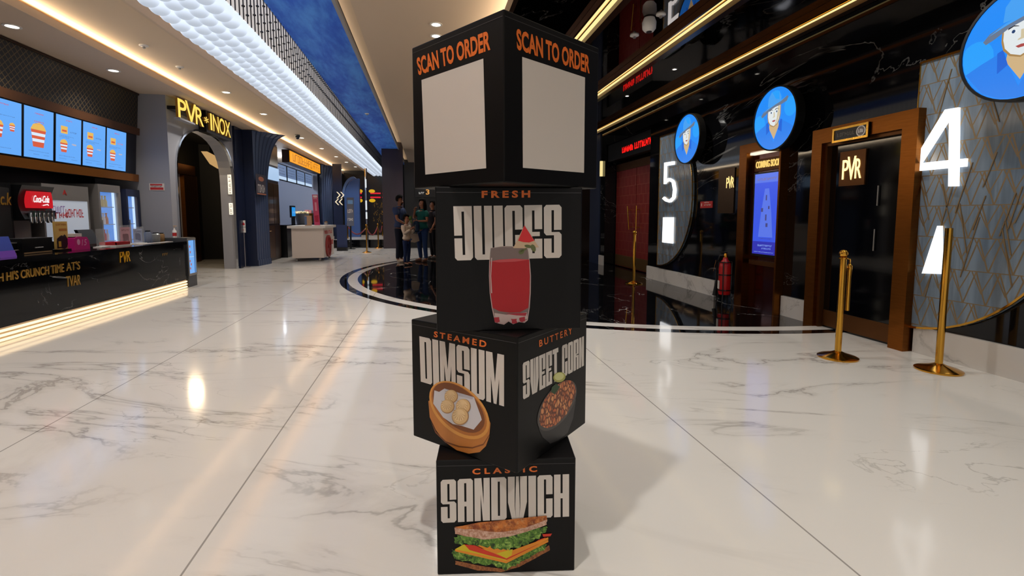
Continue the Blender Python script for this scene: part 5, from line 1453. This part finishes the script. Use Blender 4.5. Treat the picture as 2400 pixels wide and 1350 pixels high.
for i in range(4):
    y0, y1 = 16.2 + i * 1.2, 16.2 + i * 1.2 + 1.12
    t = thing('stall_screen', ['nearest', 'second', 'third', 'farthest'][i] + ' grey menu screen under the orange stall sign', 'screen', (-4.55, (y0 + y1) / 2, 2.42), 'menu screens of the popcorn stall')
    box('bezel', M_BLK, t, -4.62, -4.56, y0, y1, 2.40, 2.92)
    f = facing_right(-4.558); b = MB(); b.rect(f, y0 + .03, y1 - .03, 2.43, 2.89, 0, m=0); b.rect(f, y0 + .03, y1 - .03, 2.43, 2.53, .001, m=1)
    for k in range(3): scribble(b, f, y0 + .1, y1 - .2, 2.60 + k * .09, 2.63 + k * .09, 10, .001, 2, i * 3 + k)
    b.build('picture', [glow((110, 132, 170), .8), glow((190, 214, 240), 1.0), glow((70, 80, 110), .7)], t)
area_ = bpy.data.lights.new('stall_glow', 'POINT'); area_.energy = 170; area_.color = (.8, .88, 1); area_.shadow_soft_size = .3
lamp = thing('stall_lamp', 'small lamp under the ceiling inside the popcorn stall', 'ceiling lamp', (-5.4, 18.6, 3.0))
MB().lathe((-5.4, 18.6, 3.06), [(.1, 0), (.12, .05), (.02, .34)], 16).build('shade', M_WHITE, lamp, True)
o = bpy.data.objects.new('stall_glow', area_); COL.objects.link(o); o.parent = lamp; o.location = (0, 0, -.05)
def stall_item(u, X=-4.45): return at(u, 510, X=X).y
y = stall_item(708)
t = thing('popcorn_bucket', 'black and white decorated popcorn tub on the stall counter', 'tub', (-4.45, y, 1.0))
MB().lathe((-4.45, y, 1.0), [(.18, 0), (.24, .36)], 20).build('tub', mat('tub_grey', (92, 92, 98), .5), t, True)
b = MB(); rr = random.Random(2)
for i in range(60):
    a, r = rr.uniform(0, 6.3), .22 * math.sqrt(rr.random()); b.ball((-4.45 + r * math.cos(a), y + r * math.sin(a), 1.36 + rr.uniform(0, .06)), .035, 6, 4)
o = b.build('popcorn', mat('popcorn_white', (224, 206, 160), .8), t); o['kind'] = 'stuff'
y = stall_item(730)
t = thing('gold_box', 'shiny gold box on the stall counter with pink cups behind it', 'box', (-4.45, y, 1.0))
box('carton', M_GOLDP, t, -4.62, -4.32, y - .35, y + .35, 1.0, 1.34); box('lid', M_GOLD, t, -4.63, -4.31, y - .36, y + .36, 1.34, 1.38)
for k, u in enumerate((719, 725, 731)):
    y = stall_item(u, -4.72)
    o = MB().lathe((-4.71, y, 1.0), [(.06, 0), (.085, .5), (.09, .52)], 14).build('paper_cup', ink((226, 150, 150)), None, True); tag(o, ['left', 'middle', 'right'][k] + ' pink paper cup stack behind the gold box', 'cup', 'pink cup stacks on the stall counter')
y = stall_item(688, -4.5)
t = thing('stall_till', 'black till with a blue lit screen on the stall counter', 'till', (-4.5, y, 1.0))
box('stand', M_BLK, t, -4.56, -4.46, y - .05, y + .05, 1.0, 1.25); box('screen', M_BLK, t, -4.54, -4.48, y - .3, y + .2, 1.22, 1.62); box('lit_face', glow((40, 150, 230), .9), t, -4.48, -4.474, y - .26, y + .16, 1.27, 1.57)

# --- white cart with a red wheel
p = at(683, 606, Z=.08)
cx0, cy0, cx1, cy1 = -3.74, 14.45, -2.9, 15.95
t = thing('snack_cart', 'white snack cart with a red spoked wheel and red lettering', 'cart', ((cx0 + cx1) / 2, 15.2, 0))
box('body', mat('cart_white', (206, 194, 184), .45), t, cx0, cx1, cy0, cy1, .10, .93)
box('worktop', mat('cart_top', (216, 210, 204), .3), t, cx0 - .09, cx1 + .07, cy0 - .07, cy1 + .07, .93, 1.0)
f = facing_right(cx1 + .005)
b = MB(); b.band(f, ell(15.0, .40, .27, .27, 28), ell(15.0, .40, .32, .32, 28), .0, .05)
for k in range(8):
    a = PI * k / 8
    b.poly(f, [(15.0 + math.cos(a) * .28 - math.sin(a) * .014 * s1_, .40 + math.sin(a) * .28 * 1 + math.cos(a) * .014 * s1_) for s1_ in (1, -1)] + [(15.0 - math.cos(a) * .28 - math.sin(a) * .014 * s1_, .40 - math.sin(a) * .28 + math.cos(a) * .014 * s1_) for s1_ in (-1, 1)], .012, .03)
b.poly(f, ell(15.0, .4, .06, .06, 18), .01, .06)
b.build('wheel', mat('wheel_red', (150, 44, 40), .4), t)
b = MB()
scribble(b, f, 14.62, 15.1, .76, .86, 4, .001, 0, 31, .3); scribble(b, f, 15.2, 15.75, .76, .86, 3, .001, 0, 32, .3); write(b, f, 'Bucket', 15.05, 15.85, .42, .62, .001, bold=.02, shear=.2)
b.build('lettering', ink((196, 30, 42)), t)
for (x, y) in ((cx0 + .1, cy0 + .1), (cx1 - .12, cy0 + .1), (cx0 + .1, cy1 - .1), (cx1 - .12, cy1 - .1)):
    MB().cyl((x - .02, y, .05), (x + .02, y, .05), .05, 14).box(x - .025, x + .025, y - .01, y + .01, .05, .10).build('caster', M_STEEL, t)
# pink standee, box on the cart
p = at(757, 523, Y=14.9)
t = thing('table_standee', 'tall pink printed card standing on the white cart', 'standee', (-3.05, 14.85, 1.0))
f = Frame((-3.2, 14.8, 1.0), (1, .25, 0), (-.04, 0, 1))
MB().rect(f, 0, .15, 0, .88, -.008, 0).build('card', ink((206, 70, 110)), t)
b = MB(); b.poly(f, [(.03, .1), (.12, .1), (.13, .3), (.02, .28)], .001, m=0); scribble(b, f, .03, .12, .75, .79, 4, .001, 1, 3); b.rect(f, .05, .1, .42, .66, .001, m=2); b.rect(f, .02, .13, .8, .86, .001, m=1)
b.build('print', [ink((176, 20, 60)), ink((240, 220, 226)), ink((230, 150, 170))], t)
box('foot', M_WHITE, t, -3.24, -3.02, 14.76, 14.9, 1.0, 1.01)
o = box('carton', ink((186, 150, 116)), None, -3.46, -3.3, 14.8, 14.95, 1.0, 1.28); tag(o, 'small brown and blue carton on the white cart', 'box')
MB().box(-3.461, -3.40, 14.799, 14.951, 1.02, 1.26).build('blue_panel', ink((90, 110, 150)), o)
t = thing('steel_can', 'small steel lidded pot on the white cart beside the pink card', 'pot', (-2.95, 15.3, 1.0))
MB().lathe((-2.98, 15.3, 1.0), [(.05, 0), (.055, .09)], 14).build('pot', M_STEEL, t, True); MB().lathe((-2.98, 15.3, 1.09), [(.056, 0), (.05, .015), (.01, .02), (.01, .04)], 14).build('lid', M_GOLDP, t, True)

# --- far end pieces
t = thing('arch_screen', 'blue arched screen wall at the far end', 'partition', (-3.4, 22.6, 0))
x0_, x1_ = at(808, 500, Y=23.2).x, at(843, 500, Y=23.2).x
f = facing_cam(23.2)
zt0 = at(830, 418, Y=23.2).z
MB().poly(f, [(x0_, .335), (x1_, .335), (x1_, zt0)] + [(x0_ + (x1_ - x0_) * (1 - math.sin(a)) , zt0 - .85 + .85 * math.cos(a)) for a in (PI / 2 * i / 10 for i in range(1, 11))], -.35, 0).build('panel', mat('arch_blue', (62, 92, 150), .4), t)
MB().band(f, [(x0_ + .001 + (x1_ - x0_) * (1 - math.sin(a)) * .8, zt0 - .85 + .85 * math.cos(a)) for a in (PI / 2 * i / 10 for i in range(11))], [(x0_ - .09 + (x1_ - x0_) * (1 - math.sin(a)) * .8, zt0 - .82 + .9 * math.cos(a)) for a in (PI / 2 * i / 10 for i in range(11))], -.3, .03, closed=False).build('edge', mat('arch_edge', (96, 124, 176), .35), t)
a_, c_ = at(782, 500, Y=21.12), at(803, 500, Y=21.12)
o = box('navy_partition', M_NAVY, None, a_.x, c_.x, 21.101, 21.18, .335, 3.39); tag(o, 'narrow navy partition with glowing chevrons behind the cart', 'partition')
for k, (v, s) in enumerate(((457, 1), (473, -1))):
    for j in range(2):
        p = at(791 + 9 * j, v, Y=21.0)
        t = thing('chevron_sign', '%s %s glowing chevron on the navy wall behind the cart' % (('upper', 'lower')[k], ('left', 'right')[j]), 'illuminated sign', (p.x, 21.05, p.z), 'glowing chevrons behind the cart')
        f = facing_cam(21.07)
        MB().band(f, [(p.x - .05 * s, p.z - .13), (p.x + .06 * s, p.z), (p.x - .05 * s, p.z + .13)], [(p.x - .01 * s, p.z - .13), (p.x + .11 * s, p.z), (p.x - .01 * s, p.z + .13)], 0, .02, closed=False).build('light', glow((255, 236, 200), .9), t)
t = thing('slatted_sign_wall', 'dark wall with a gold zigzag emblem and glowing red lines at the far end', 'partition', (-2, 25.8, .335))
x0_, x1_ = at(836, 500, Y=25.7).x, at(938, 500, Y=25.7).x
box('panel', mat('emblem_dark', (24, 20, 20), .3), t, x0_, x1_, 25.7, 25.95, .335, 3.3)
f = facing_cam(25.698)
b = MB()
for (v, h_) in ((453, .07), (462.5, .07)):
    for (u0, u1) in ((839, 848), (868, 892), (896, 912)):
        a = f.hit(u0, v); c_ = f.hit(u1, v); b.rect(f, a[0], c_[0], a[1] - h_ / 2, a[1] + h_ / 2, 0, .01, 0)
for (v, us) in ((448, ((840, 850), (864, 879))), (470, ((841, 850), (865, 880)))):
    for (u0, u1) in us:
        a = f.hit(u0, v); c_ = f.hit(u1, v); b.poly(f, ell((a[0] + c_[0]) / 2, a[1], (c_[0] - a[0]) / 2, .09, 16), 0, .01, 1)
b.build('light_lines', [glow((214, 26, 46), 1.0), glow((226, 176, 24), .85)], t)
b = MB()
for i in range(3):
    for j in (-1, 1):
        a = f.hit(900 + j * (3 + i * 3), 488 + i * 6); c_ = f.hit(900 - j * 1, 506)
        b.poly(f, [(a[0], a[1]), (a[0] + .03, a[1]), (c_[0] + .03, c_[1]), (c_[0], c_[1])], .001, .01, 0)
rr = random.Random(4)
for i in range(70):
    a = f.hit(rr.uniform(875, 916), rr.uniform(475, 522)); b.rect(f, a[0], a[0] + .014, a[1], a[1] + rr.uniform(.05, .12), .001, .006, 0)
b.build('gold_emblem', mat('gold_letters', (196, 150, 66), .3, .6), t)
t = thing('glass_post', 'slim mirrored post with painted white highlights behind the rope barrier', 'post', (-2.0, 19.6, 0))
p = at(858, 585, Z=0)
MB().cyl((p.x - .05, p.y + .9, 0), (p.x - .05, p.y + .9, 3.15), .05, 14).build('post', M_CHROME, t, True)
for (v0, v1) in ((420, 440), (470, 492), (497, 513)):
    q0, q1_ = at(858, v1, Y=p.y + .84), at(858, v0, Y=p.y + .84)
    box('painted_highlight', glow((230, 236, 240), .9), t, p.x - .08, p.x - .02, p.y + .82, p.y + .84, q0.z, q1_.z)  # white reflections on the post laid on as glowing plates
p = at(822, 560, Z=.33)
t = thing('floor_standee', 'grey printed floor standee with a tilted panel near the rope barrier', 'standee', (p.x, 19.7, 0))
x0_ = at(820, 520, Y=19.8).x
f = Frame((x0_ - .12, 19.8, 0), (1, 0, 0), (0, .08, 1))
MB().rect(f, 0, .26, .9, 2.0, -.03, 0).build('panel', ink((92, 96, 110)), t); MB().rect(f, .1, .16, 0, .9, -.03, 0).build('post', M_BLK, t)
MB().rect(f, 0, .3, 0, .03, -.2, .1).build('foot', M_BLK, t)
b = MB(); b.rect(f, .03, .23, 1.75, 1.9, .001, m=0); scribble(b, f, .03, .23, 1.4, 1.55, 4, .001, 1, 4); scribble(b, f, .03, .23, 1.1, 1.2, 4, .001, 1, 5)
b.build('print', [ink((110, 160, 210)), M_OFFW], t)
t = thing('blue_barrier', 'low navy blue board behind the white cart', 'board', (-3.2, 18.9, 0))
a_, c_ = at(789, 540, Y=18.9), at(813, 540, Y=18.9)
box('panel', mat('barrier_blue', (30, 44, 84), .5), t, a_.x, c_.x, 18.9, 18.95, .12, .95); box('foot', M_BLK, t, a_.x, c_.x, 18.8, 19.05, 0, .12)
p0, p1 = at(988, 456, Y=20.0), at(1004, 444, Y=20.0)
t = thing('hall_number_sign', 'small dim orange and white number sign over the far doorway', 'sign', (p0.x, 20, p0.z))
f = facing_cam(19.98)
box('board', M_BLK, t, p0.x - .25, p0.x + .55, 19.98, 20.1, p0.z - .1, p1.z + .3)
b = MB(); write(b, f, '3', p1.x - .1, p1.x + .04, p0.z, p1.z, .001, .01, m=0); scribble(b, f, p0.x - .1, p0.x + .12, p0.z + .02, p0.z + .1, 3, .002, 1, 3); b.build('lettering', [glow((226, 160, 80), .9), glow((210, 206, 200), .8)], t)
o = box('wall_cupboard', M_BLK, None, -.9, .6, 20.1, 20.5, 0, 3.4); tag(o, 'tall black doorway block right of the glossy pillar, behind the woman', 'wall block')
# ================================================================== PEOPLE
def skin(name, parent, verts, edges, radii, material, levels=2, root=0):
    me = bpy.data.meshes.new(name)
    me.from_pydata([tuple(v) for v in verts], edges, [])
    o = bpy.data.objects.new(name, me); COL.objects.link(o)
    m = o.modifiers.new('skin', 'SKIN'); m.use_smooth_shade = True; m.branch_smoothing = .6
    for i, r in enumerate(radii):
        sv = me.skin_vertices[0].data[i]
        sv.radius = r if isinstance(r, tuple) else (r, r)
        sv.use_root = (i == root)
    s_ = o.modifiers.new('sub', 'SUBSURF'); s_.levels = levels; s_.render_levels = levels
    dg = bpy.context.evaluated_depsgraph_get(); dg.update()
    me2 = bpy.data.meshes.new_from_object(o.evaluated_get(dg))
    me2.name = name
    bpy.data.objects.remove(o); bpy.data.meshes.remove(me)
    o = bpy.data.objects.new(name, me2); COL.objects.link(o)
    me2.materials.clear(); me2.materials.append(material)
    for p in me2.polygons: p.use_smooth = True; p.material_index = 0
    o.parent = parent
    return o
class Chain:
    def __init__(s): s.v, s.e, s.r = [], [], []
    def add(s, p, r, link=None):
        s.v.append(p); s.r.append(r)
        if link is not None: s.e.append((link, len(s.v) - 1))
        return len(s.v) - 1
def person(label, loc, h, yaw, J, cols, group=None, hair=None, child=False, female=False):
    """x forward, y to the person's left, z up, in units of body height"""
    t = thing('person', label, 'person', loc, group)
    t.rotation_euler = (0, 0, yaw)
    k = h
    hs = 1.22 if child else 1.0
    D = dict(pelvis=(0, 0, .53), waist=(0, 0, .62), chest=(.005, 0, .735), neckb=(0, 0, .805), neck=(.008, 0, .845), jaw=(.022, 0, .868), skull=(.008, 0, .93), crown=(.0, 0, .965), nose=(.062, 0, .905))
    D.update(J)
    if child:
        c0 = V(D['neck'])
        for q in ('jaw', 'skull', 'crown', 'nose'):
            D[q] = tuple(c0 + (V(D[q]) - c0) * hs)
    P = lambda n: V(D[n]) * k
    wr = .9 if female else 1.0
    c = Chain()
    pel = c.add(P('pelvis'), (.056 * k, .068 * k)); wa = c.add(P('waist'), (.046 * k, .06 * k * wr), pel); ch = c.add(P('chest'), (.052 * k, .072 * k * wr), wa)
    nb = c.add(P('neckb'), (.036 * k, .045 * k), ch); ne = c.add(P('neck'), .029 * k * wr, nb)
    ja = c.add(P('jaw'), (.034 * k * hs, .034 * k * hs), ne); sk = c.add(P('skull'), (.05 * k * hs, .043 * k * hs), ja); c.add(P('crown'), (.034 * k * hs, .032 * k * hs), sk); c.add(P('nose'), .008 * k, ja)
    for sd, y in (('l', 1), ('r', -1)):
        s_ = c.add(V(D.get('sh_' + sd, (0, .095 * wr * y, .79))) * k, .032 * k * wr, ch)
        e_ = c.add(P('el_' + sd), .023 * k, s_); w_ = c.add(P('wr_' + sd), .0155 * k, e_)
        d = (P('wr_' + sd) - P('el_' + sd)).normalized()
        up = V(D.get('palm_' + sd, (0, 0, 1))); sidev = d.cross(up).normalized(); nrm = sidev.cross(d)
        pa = c.add(P('wr_' + sd) + d * .035 * k, (.016 * k, .011 * k), w_)
        for f_ in range(4):
            o_ = (f_ - 1.5) * .0105 * k; L = (.036, .043, .041, .031)[f_] * k
            b0 = P('wr_' + sd) + d * .052 * k + nrm * o_
            f1 = c.add(b0, .0052 * k, pa); f2 = c.add(b0 + d * L * .55 + sidev * .008 * k, .0048 * k, f1); c.add(b0 + d * L * .8 + sidev * .024 * k, .004 * k, f2)
        t1 = c.add(P('wr_' + sd) + d * .02 * k + nrm * .02 * k, .006 * k, pa); c.add(P('wr_' + sd) + d * .042 * k + nrm * .03 * k + sidev * .012 * k, .005 * k, t1)
        hp = c.add(V(D.get('hip_' + sd, (0, .048 * y, .49))) * k, .05 * k, pel); kn = c.add(P('kn_' + sd), .033 * k, hp); an = c.add(P('an_' + sd), .021 * k, kn)
        c.add(P('toe_' + sd), .018 * k, an)
    skin('body', t, c.v, c.e, c.r, cols['skin'])
    # shirt
    c = Chain(); g = .014 * k
    x0 = V(D.get('hem', tuple(V(D['pelvis']) + V((0, 0, -.035)))))
    a0 = c.add(x0 * k, (.078 * k + g * .5, .09 * k + g * .5)); ap = c.add(P('pelvis') + V((0, 0, .03 * k)), (.07 * k + g, .082 * k + g), a0); a1 = c.add(P('waist') + V((0, 0, .015 * k)), (.06 * k + g, .076 * k * wr + g), ap); a2 = c.add(P('chest'), (.066 * k + g, .088 * k * wr + g), a1)
    a3 = c.add(V((P('neckb').x, P('neckb').y, .80 * k)), (.056 * k, .07 * k), a2); c.add(V((P('neckb').x + .002 * k, P('neckb').y, .838 * k)), (.038 * k, .042 * k), a3)
    for sd, y in (('l', 1), ('r', -1)):
        s_ = c.add(V(D.get('sh_' + sd, (0, .098 * wr * y, .79))) * k, .044 * k * wr + g * .5, a2)
        el, shp = P('el_' + sd), V(D.get('sh_' + sd, (0, .098 * wr * y, .79))) * k
        if cols.get('long'):
            e_ = c.add(el, .030 * k + g * .4, s_); c.add(el + (P('wr_' + sd) - el) * .92, .023 * k + g * .3, e_)
        else:
            c.add(shp + (el - shp) * .66, .038 * k * wr + g * .5, s_)
    skin('shirt', t, c.v, c.e, c.r, cols['shirt'], root=2)
    c = Chain()
    a0 = c.add(P('pelvis') + V((0, 0, .015 * k)), (.066 * k, .08 * k))
    for sd, y in (('l', 1), ('r', -1)):
        hp = c.add(V(D.get('hip_' + sd, (0, .048 * y, .47))) * k, .056 * k, a0); kn = c.add(P('kn_' + sd), .040 * k, hp); an = c.add(P('an_' + sd) + V((0, 0, .0 * k)), .030 * k, kn)
    skin('trousers', t, c.v, c.e, c.r, cols['trousers'])
    for sd in 'lr':
        c = Chain(); an, to = P('an_' + sd), P('toe_' + sd); d = (to - an); d.z = 0; d.normalize()
        h0 = c.add(V((an.x, an.y, .026 * k)) - d * .022 * k, .024 * k); m0 = c.add(V((an.x, an.y, .024 * k)) + d * .045 * k, (.024 * k, .024 * k), h0); c.add(V((an.x, an.y, .018 * k)) + d * .10 * k, (.017 * k, .019 * k), m0)
        c.add(V((an.x, an.y, .05 * k)), .024 * k, h0)
        skin('shoe', t, c.v, c.e, c.r, cols['shoes'])
    # hair: a cap over the skull, open at the face
    sk, cr, no = P('skull'), P('crown'), P('nose')
    fwd = (no - P('jaw')); fwd.z = 0; fwd.normalize()
    q = hs * k
    side_ = V((-fwd.y, fwd.x, 0))
    def blob(o_, r3, keep, n=20, kk=14):
        vs, fs, idx = [], [], {}
        for j in range(kk + 1):
            for i in range(n):
                th, ph = PI * j / kk, 2 * PI * i / n
                u_ = V((math.sin(th) * math.cos(ph), math.sin(th) * math.sin(ph), math.cos(th)))
                vs.append((u_, o_ + fwd * (u_.x * r3[0]) + side_ * (u_.y * r3[1]) + V((0, 0, u_.z * r3[2]))))
        for j in range(kk):
            for i in range(n):
                f_ = (j * n + i, j * n + (i + 1) % n, (j + 1) * n + (i + 1) % n, (j + 1) * n + i)
                if all(keep(vs[a_][0]) for a_ in f_): fs.append(f_)
        return [v_[1] for v_ in vs], fs
    b = MB()
    b.mesh(*blob(sk + V((0, 0, .012 * q)) - fwd * .004 * q, (.064 * q, .055 * q, .062 * q), lambda u_: u_.z > .24 or (u_.x < .15 and u_.z > -.75) or (u_.x < .35 and u_.z > -.05)))
    if hair == 'long':
        b.mesh(*blob(sk - fwd * .040 * q - V((0, 0, .075 * q)), (.034 * q, .056 * q, .12 * q), lambda u_: True))
        for y in (-1, 1): b.mesh(*blob(sk - fwd * .012 * q + side_ * .05 * q * y - V((0, 0, .05 * q)), (.026 * q, .016 * q, .085 * q), lambda u_: True))
    me = bpy.data.meshes.new('hair'); me.from_pydata([tuple(v_) for v_ in b.v], [], b.f); me.materials.append(cols['hair'])
    for p_ in me.polygons: p_.use_smooth = True
    o = bpy.data.objects.new('hair', me); COL.objects.link(o); o.parent = t
    side = V((-fwd.y, fwd.x, 0))
    for s_ in (-1, 1):
        p = sk + fwd * .0455 * q + side * .017 * q * s_ - V((0, 0, .012 * q))
        b = MB().ball((0, 0, 0), .0048 * q, 8, 5); b.v = [v + p for v in b.v]
        e = MB(); e.v, e.f, e.m = b.v, b.f, b.m
        me = bpy.data.meshes.new('eye'); me.from_pydata([tuple(v) for v in e.v], [], e.f); me.materials.append(M_BLK)
        o = bpy.data.objects.new('eye', me); COL.objects.link(o); o.parent = t
    p = P('jaw') + fwd * .031 * q + V((0, 0, .002 * q))
    b = MB().ball((0, 0, 0), 1, 10, 6); me = bpy.data.meshes.new('mouth'); me.from_pydata([tuple(p + fwd * (v_.x * .004 * q) + side * (v_.y * .012 * q) + V((0, 0, v_.z * .004 * q))) for v_ in b.v], [], b.f); me.materials.append(mat('lips', (112, 52, 46), .5))
    o = bpy.data.objects.new('mouth', me); COL.objects.link(o); o.parent = t
    if cols.get('beard'):
        c = Chain(); j = P('jaw'); c.add(j + fwd * .022 * q - V((0, 0, .012 * q)), (.026 * q, .03 * q)); c.add(j + fwd * .012 * q - V((0, 0, .004 * q)), (.026 * q, .032 * q), 0)
        skin('beard', t, c.v, c.e, c.r, cols['hair'])
    return t, P
def cloth(n, c): return mat('cloth_' + n, c, .85, spec=.2)
SK1 = mat('skin_brown', (134, 86, 62), .5); SK2 = mat('skin_tan', (156, 104, 76), .5)
HAIR = mat('black_hair', (16, 13, 13), .85, spec=.1)
LEG = dict(kn_l=(.012, .052, .28), kn_r=(.006, -.052, .28), an_l=(-.012, .056, .045), an_r=(-.012, -.056, .045), toe_l=(.06, .06, .018), toe_r=(.06, -.06, .018))
# man, facing right toward the woman, hands low in front
p = at(938, 614, Z=0)
mh = (at(938, 456, Y=p.y).z)
t, P = person('man in a navy blue t-shirt and dark jeans looking down, left of the group', (p.x, p.y, 0), mh, math.radians(-25),
   dict(LEG, el_l=(.03, .12, .64), el_r=(.03, -.13, .635), wr_l=(.14, .05, .585), wr_r=(.13, -.06, .565), palm_l=(0, 0, 1), jaw=(.03, 0, .872), nose=(.072, 0, .893), skull=(.014, 0, .928), crown=(.008, 0, .963)),
   dict(skin=SK1, shirt=cloth('navy', (52, 66, 100)), trousers=cloth('dark_denim', (22, 26, 40)), shoes=mat('beige_shoe', (176, 158, 138), .7), hair=HAIR, beard=True))
# child
p = at(954, 621, Z=0)
chh = at(954, 505, Y=p.y).z
t, P = person('child in a cream patterned jumper and jeans, standing before the man', (p.x, p.y, 0), chh, math.radians(-35),
   dict(LEG, el_l=(.03, .125, .63), el_r=(.04, -.125, .63), wr_l=(.15, .06, .72), wr_r=(.16, -.06, .73), toe_l=(.09, .06, .02), toe_r=(.09, -.06, .02)),
   dict(skin=SK2, shirt=cloth('cream', (206, 190, 172)), trousers=cloth('jeans', (32, 46, 82)), shoes=mat('black_shoe', (26, 26, 30), .5), hair=HAIR, long=True), child=True)
kid = t; kidP = P
# woman
p = at(992, 613, Z=0)
wh = at(992, 464, Y=p.y).z
t, P = person('woman in a green t-shirt and blue jeans with a hand raised to her chin', (p.x, p.y, 0), wh, math.radians(-140),
   dict(LEG, an_l=(.01, .085, .045), kn_l=(.02, .07, .28), toe_l=(.085, .1, .018), an_r=(-.02, -.08, .045), kn_r=(.02, -.065, .28), toe_r=(.05, -.10, .018), el_r=(.07, -.135, .68), wr_r=(.11, -.05, .80), el_l=(.02, .135, .64), wr_l=(.13, .06, .64), palm_r=(1, 0, .2)),
   dict(skin=SK2, shirt=cloth('green', (28, 92, 84)), trousers=cloth('blue_denim', (38, 60, 102)), shoes=mat('brown_shoe', (120, 84, 66), .6), hair=HAIR), hair='long', female=True)
wx, wy = p.x, p.y
b = MB()
# print across her shirt
fw_ = V((math.cos(math.radians(-140)), math.sin(math.radians(-140)), 0))
f = Frame(V((wx, wy, 0)) + fw_ * (.078 * wh), V((fw_.y, -fw_.x, 0)) * -1, (0, 0, 1))
# held things
p = at(958, 520, Y=wy - .35)
t = thing('bouquet', 'bouquet of green leaves in white paper between the child and the woman', 'bouquet', (p.x, wy - .35, p.z - .22))
q = V((p.x, wy - .35, p.z))
MB().lathe(q + V((.05, 0, -.22)), [(.015, 0), (.03, .08), (.085, .22), (.10, .25)], 14, 0, (-.25, 0, 1)).build('paper_wrap', mat('wrap_paper', (206, 194, 184), .7), t, True)
b = MB(); rr = random.Random(8)
for i in range(46):
    c_ = q + V((rr.uniform(-.11, .07), rr.uniform(-.08, .08), rr.uniform(-.01, .13)))
    d1_v = V((rr.uniform(-1, 1), rr.uniform(-1, 1), rr.uniform(.2, 1))).normalized() * .05; d2_v = d1_v.cross(V((rr.uniform(-1, 1), 1, .3))).normalized() * .022
    b.face([c_ - d1_v, c_ + d2_v, c_ + d1_v, c_ - d2_v])
o = b.build('leaves', mat('leaf_green', (92, 122, 48), .6), t); o['kind'] = 'stuff'
# navy bundle and patterned bag held at her waist
p = at(976, 527, Y=wy - .2)
o = MB().lathe((p.x, wy - .24, p.z - .2), [(.04, 0), (.08, .04), (.09, .16), (.07, .28), (.03, .31)], 14).build('folded_jacket', cloth('navy_jacket', (34, 52, 76)), None, True)
tag(o, 'dark teal folded jacket held by the woman at her waist', 'jacket')
p = at(970, 557, Y=wy - .1)
t = thing('patterned_bag', 'grey beige patterned bag hanging between the child and the woman', 'bag', (p.x, wy - .1, p.z - .12))
f = facing_cam(wy - .06)
MB().poly(f, [(p.x - .16, p.z - .11), (p.x + .02, p.z - .14), (p.x + .15, p.z - .09), (p.x + .11, p.z + .10), (p.x - .10, p.z + .12)], -.04, .04).build('pouch', crumb('bag_weave', (120, 106, 94), (166, 150, 134)), t)
MB().tube([(p.x - .08, wy - .06, p.z + .1), (p.x - .02, wy - .06, p.z + .26), (p.x + .08, wy - .06, p.z + .1)], .012, 8).build('strap', ink((60, 50, 46)), t, True)
# phone in the child's hands
p = at(965, 527, Y=kid.location.y - .2)
t = thing('phone', 'dark phone held up in the hands of the child', 'phone', (p.x, kid.location.y - .2, p.z))
cy, sy = math.cos(math.radians(-35)), math.sin(math.radians(-35))
hp = V(kid.location) + V((cy * .215 * chh, sy * .215 * chh, .765 * chh))
t.location = hp
box('case', M_BLK, t, hp.x - .02, hp.x + .02, hp.y - .04, hp.y + .04, hp.z - .06, hp.z + .06); box('screen', mat('phone_glass', (20, 22, 30), .1), t, hp.x - .022, hp.x - .02, hp.y - .036, hp.y + .036, hp.z - .055, hp.z + .055)
# person mostly hidden behind the tower
p = at(1016, 606, Z=0)
hh = at(1010, 468, Y=p.y).z
person('person in dark clothes mostly hidden behind the printed tower, right of the woman', (p.x, p.y, 0), hh, math.radians(-150),
   dict(LEG, el_l=(.02, .125, .64), el_r=(.03, -.125, .64), wr_l=(.08, .11, .52), wr_r=(.12, -.07, .6)),
   dict(skin=SK2, shirt=cloth('charcoal', (34, 30, 34)), trousers=cloth('black', (20, 20, 26)), shoes=mat('grey_shoe', (120, 116, 110), .6), hair=HAIR), female=True)
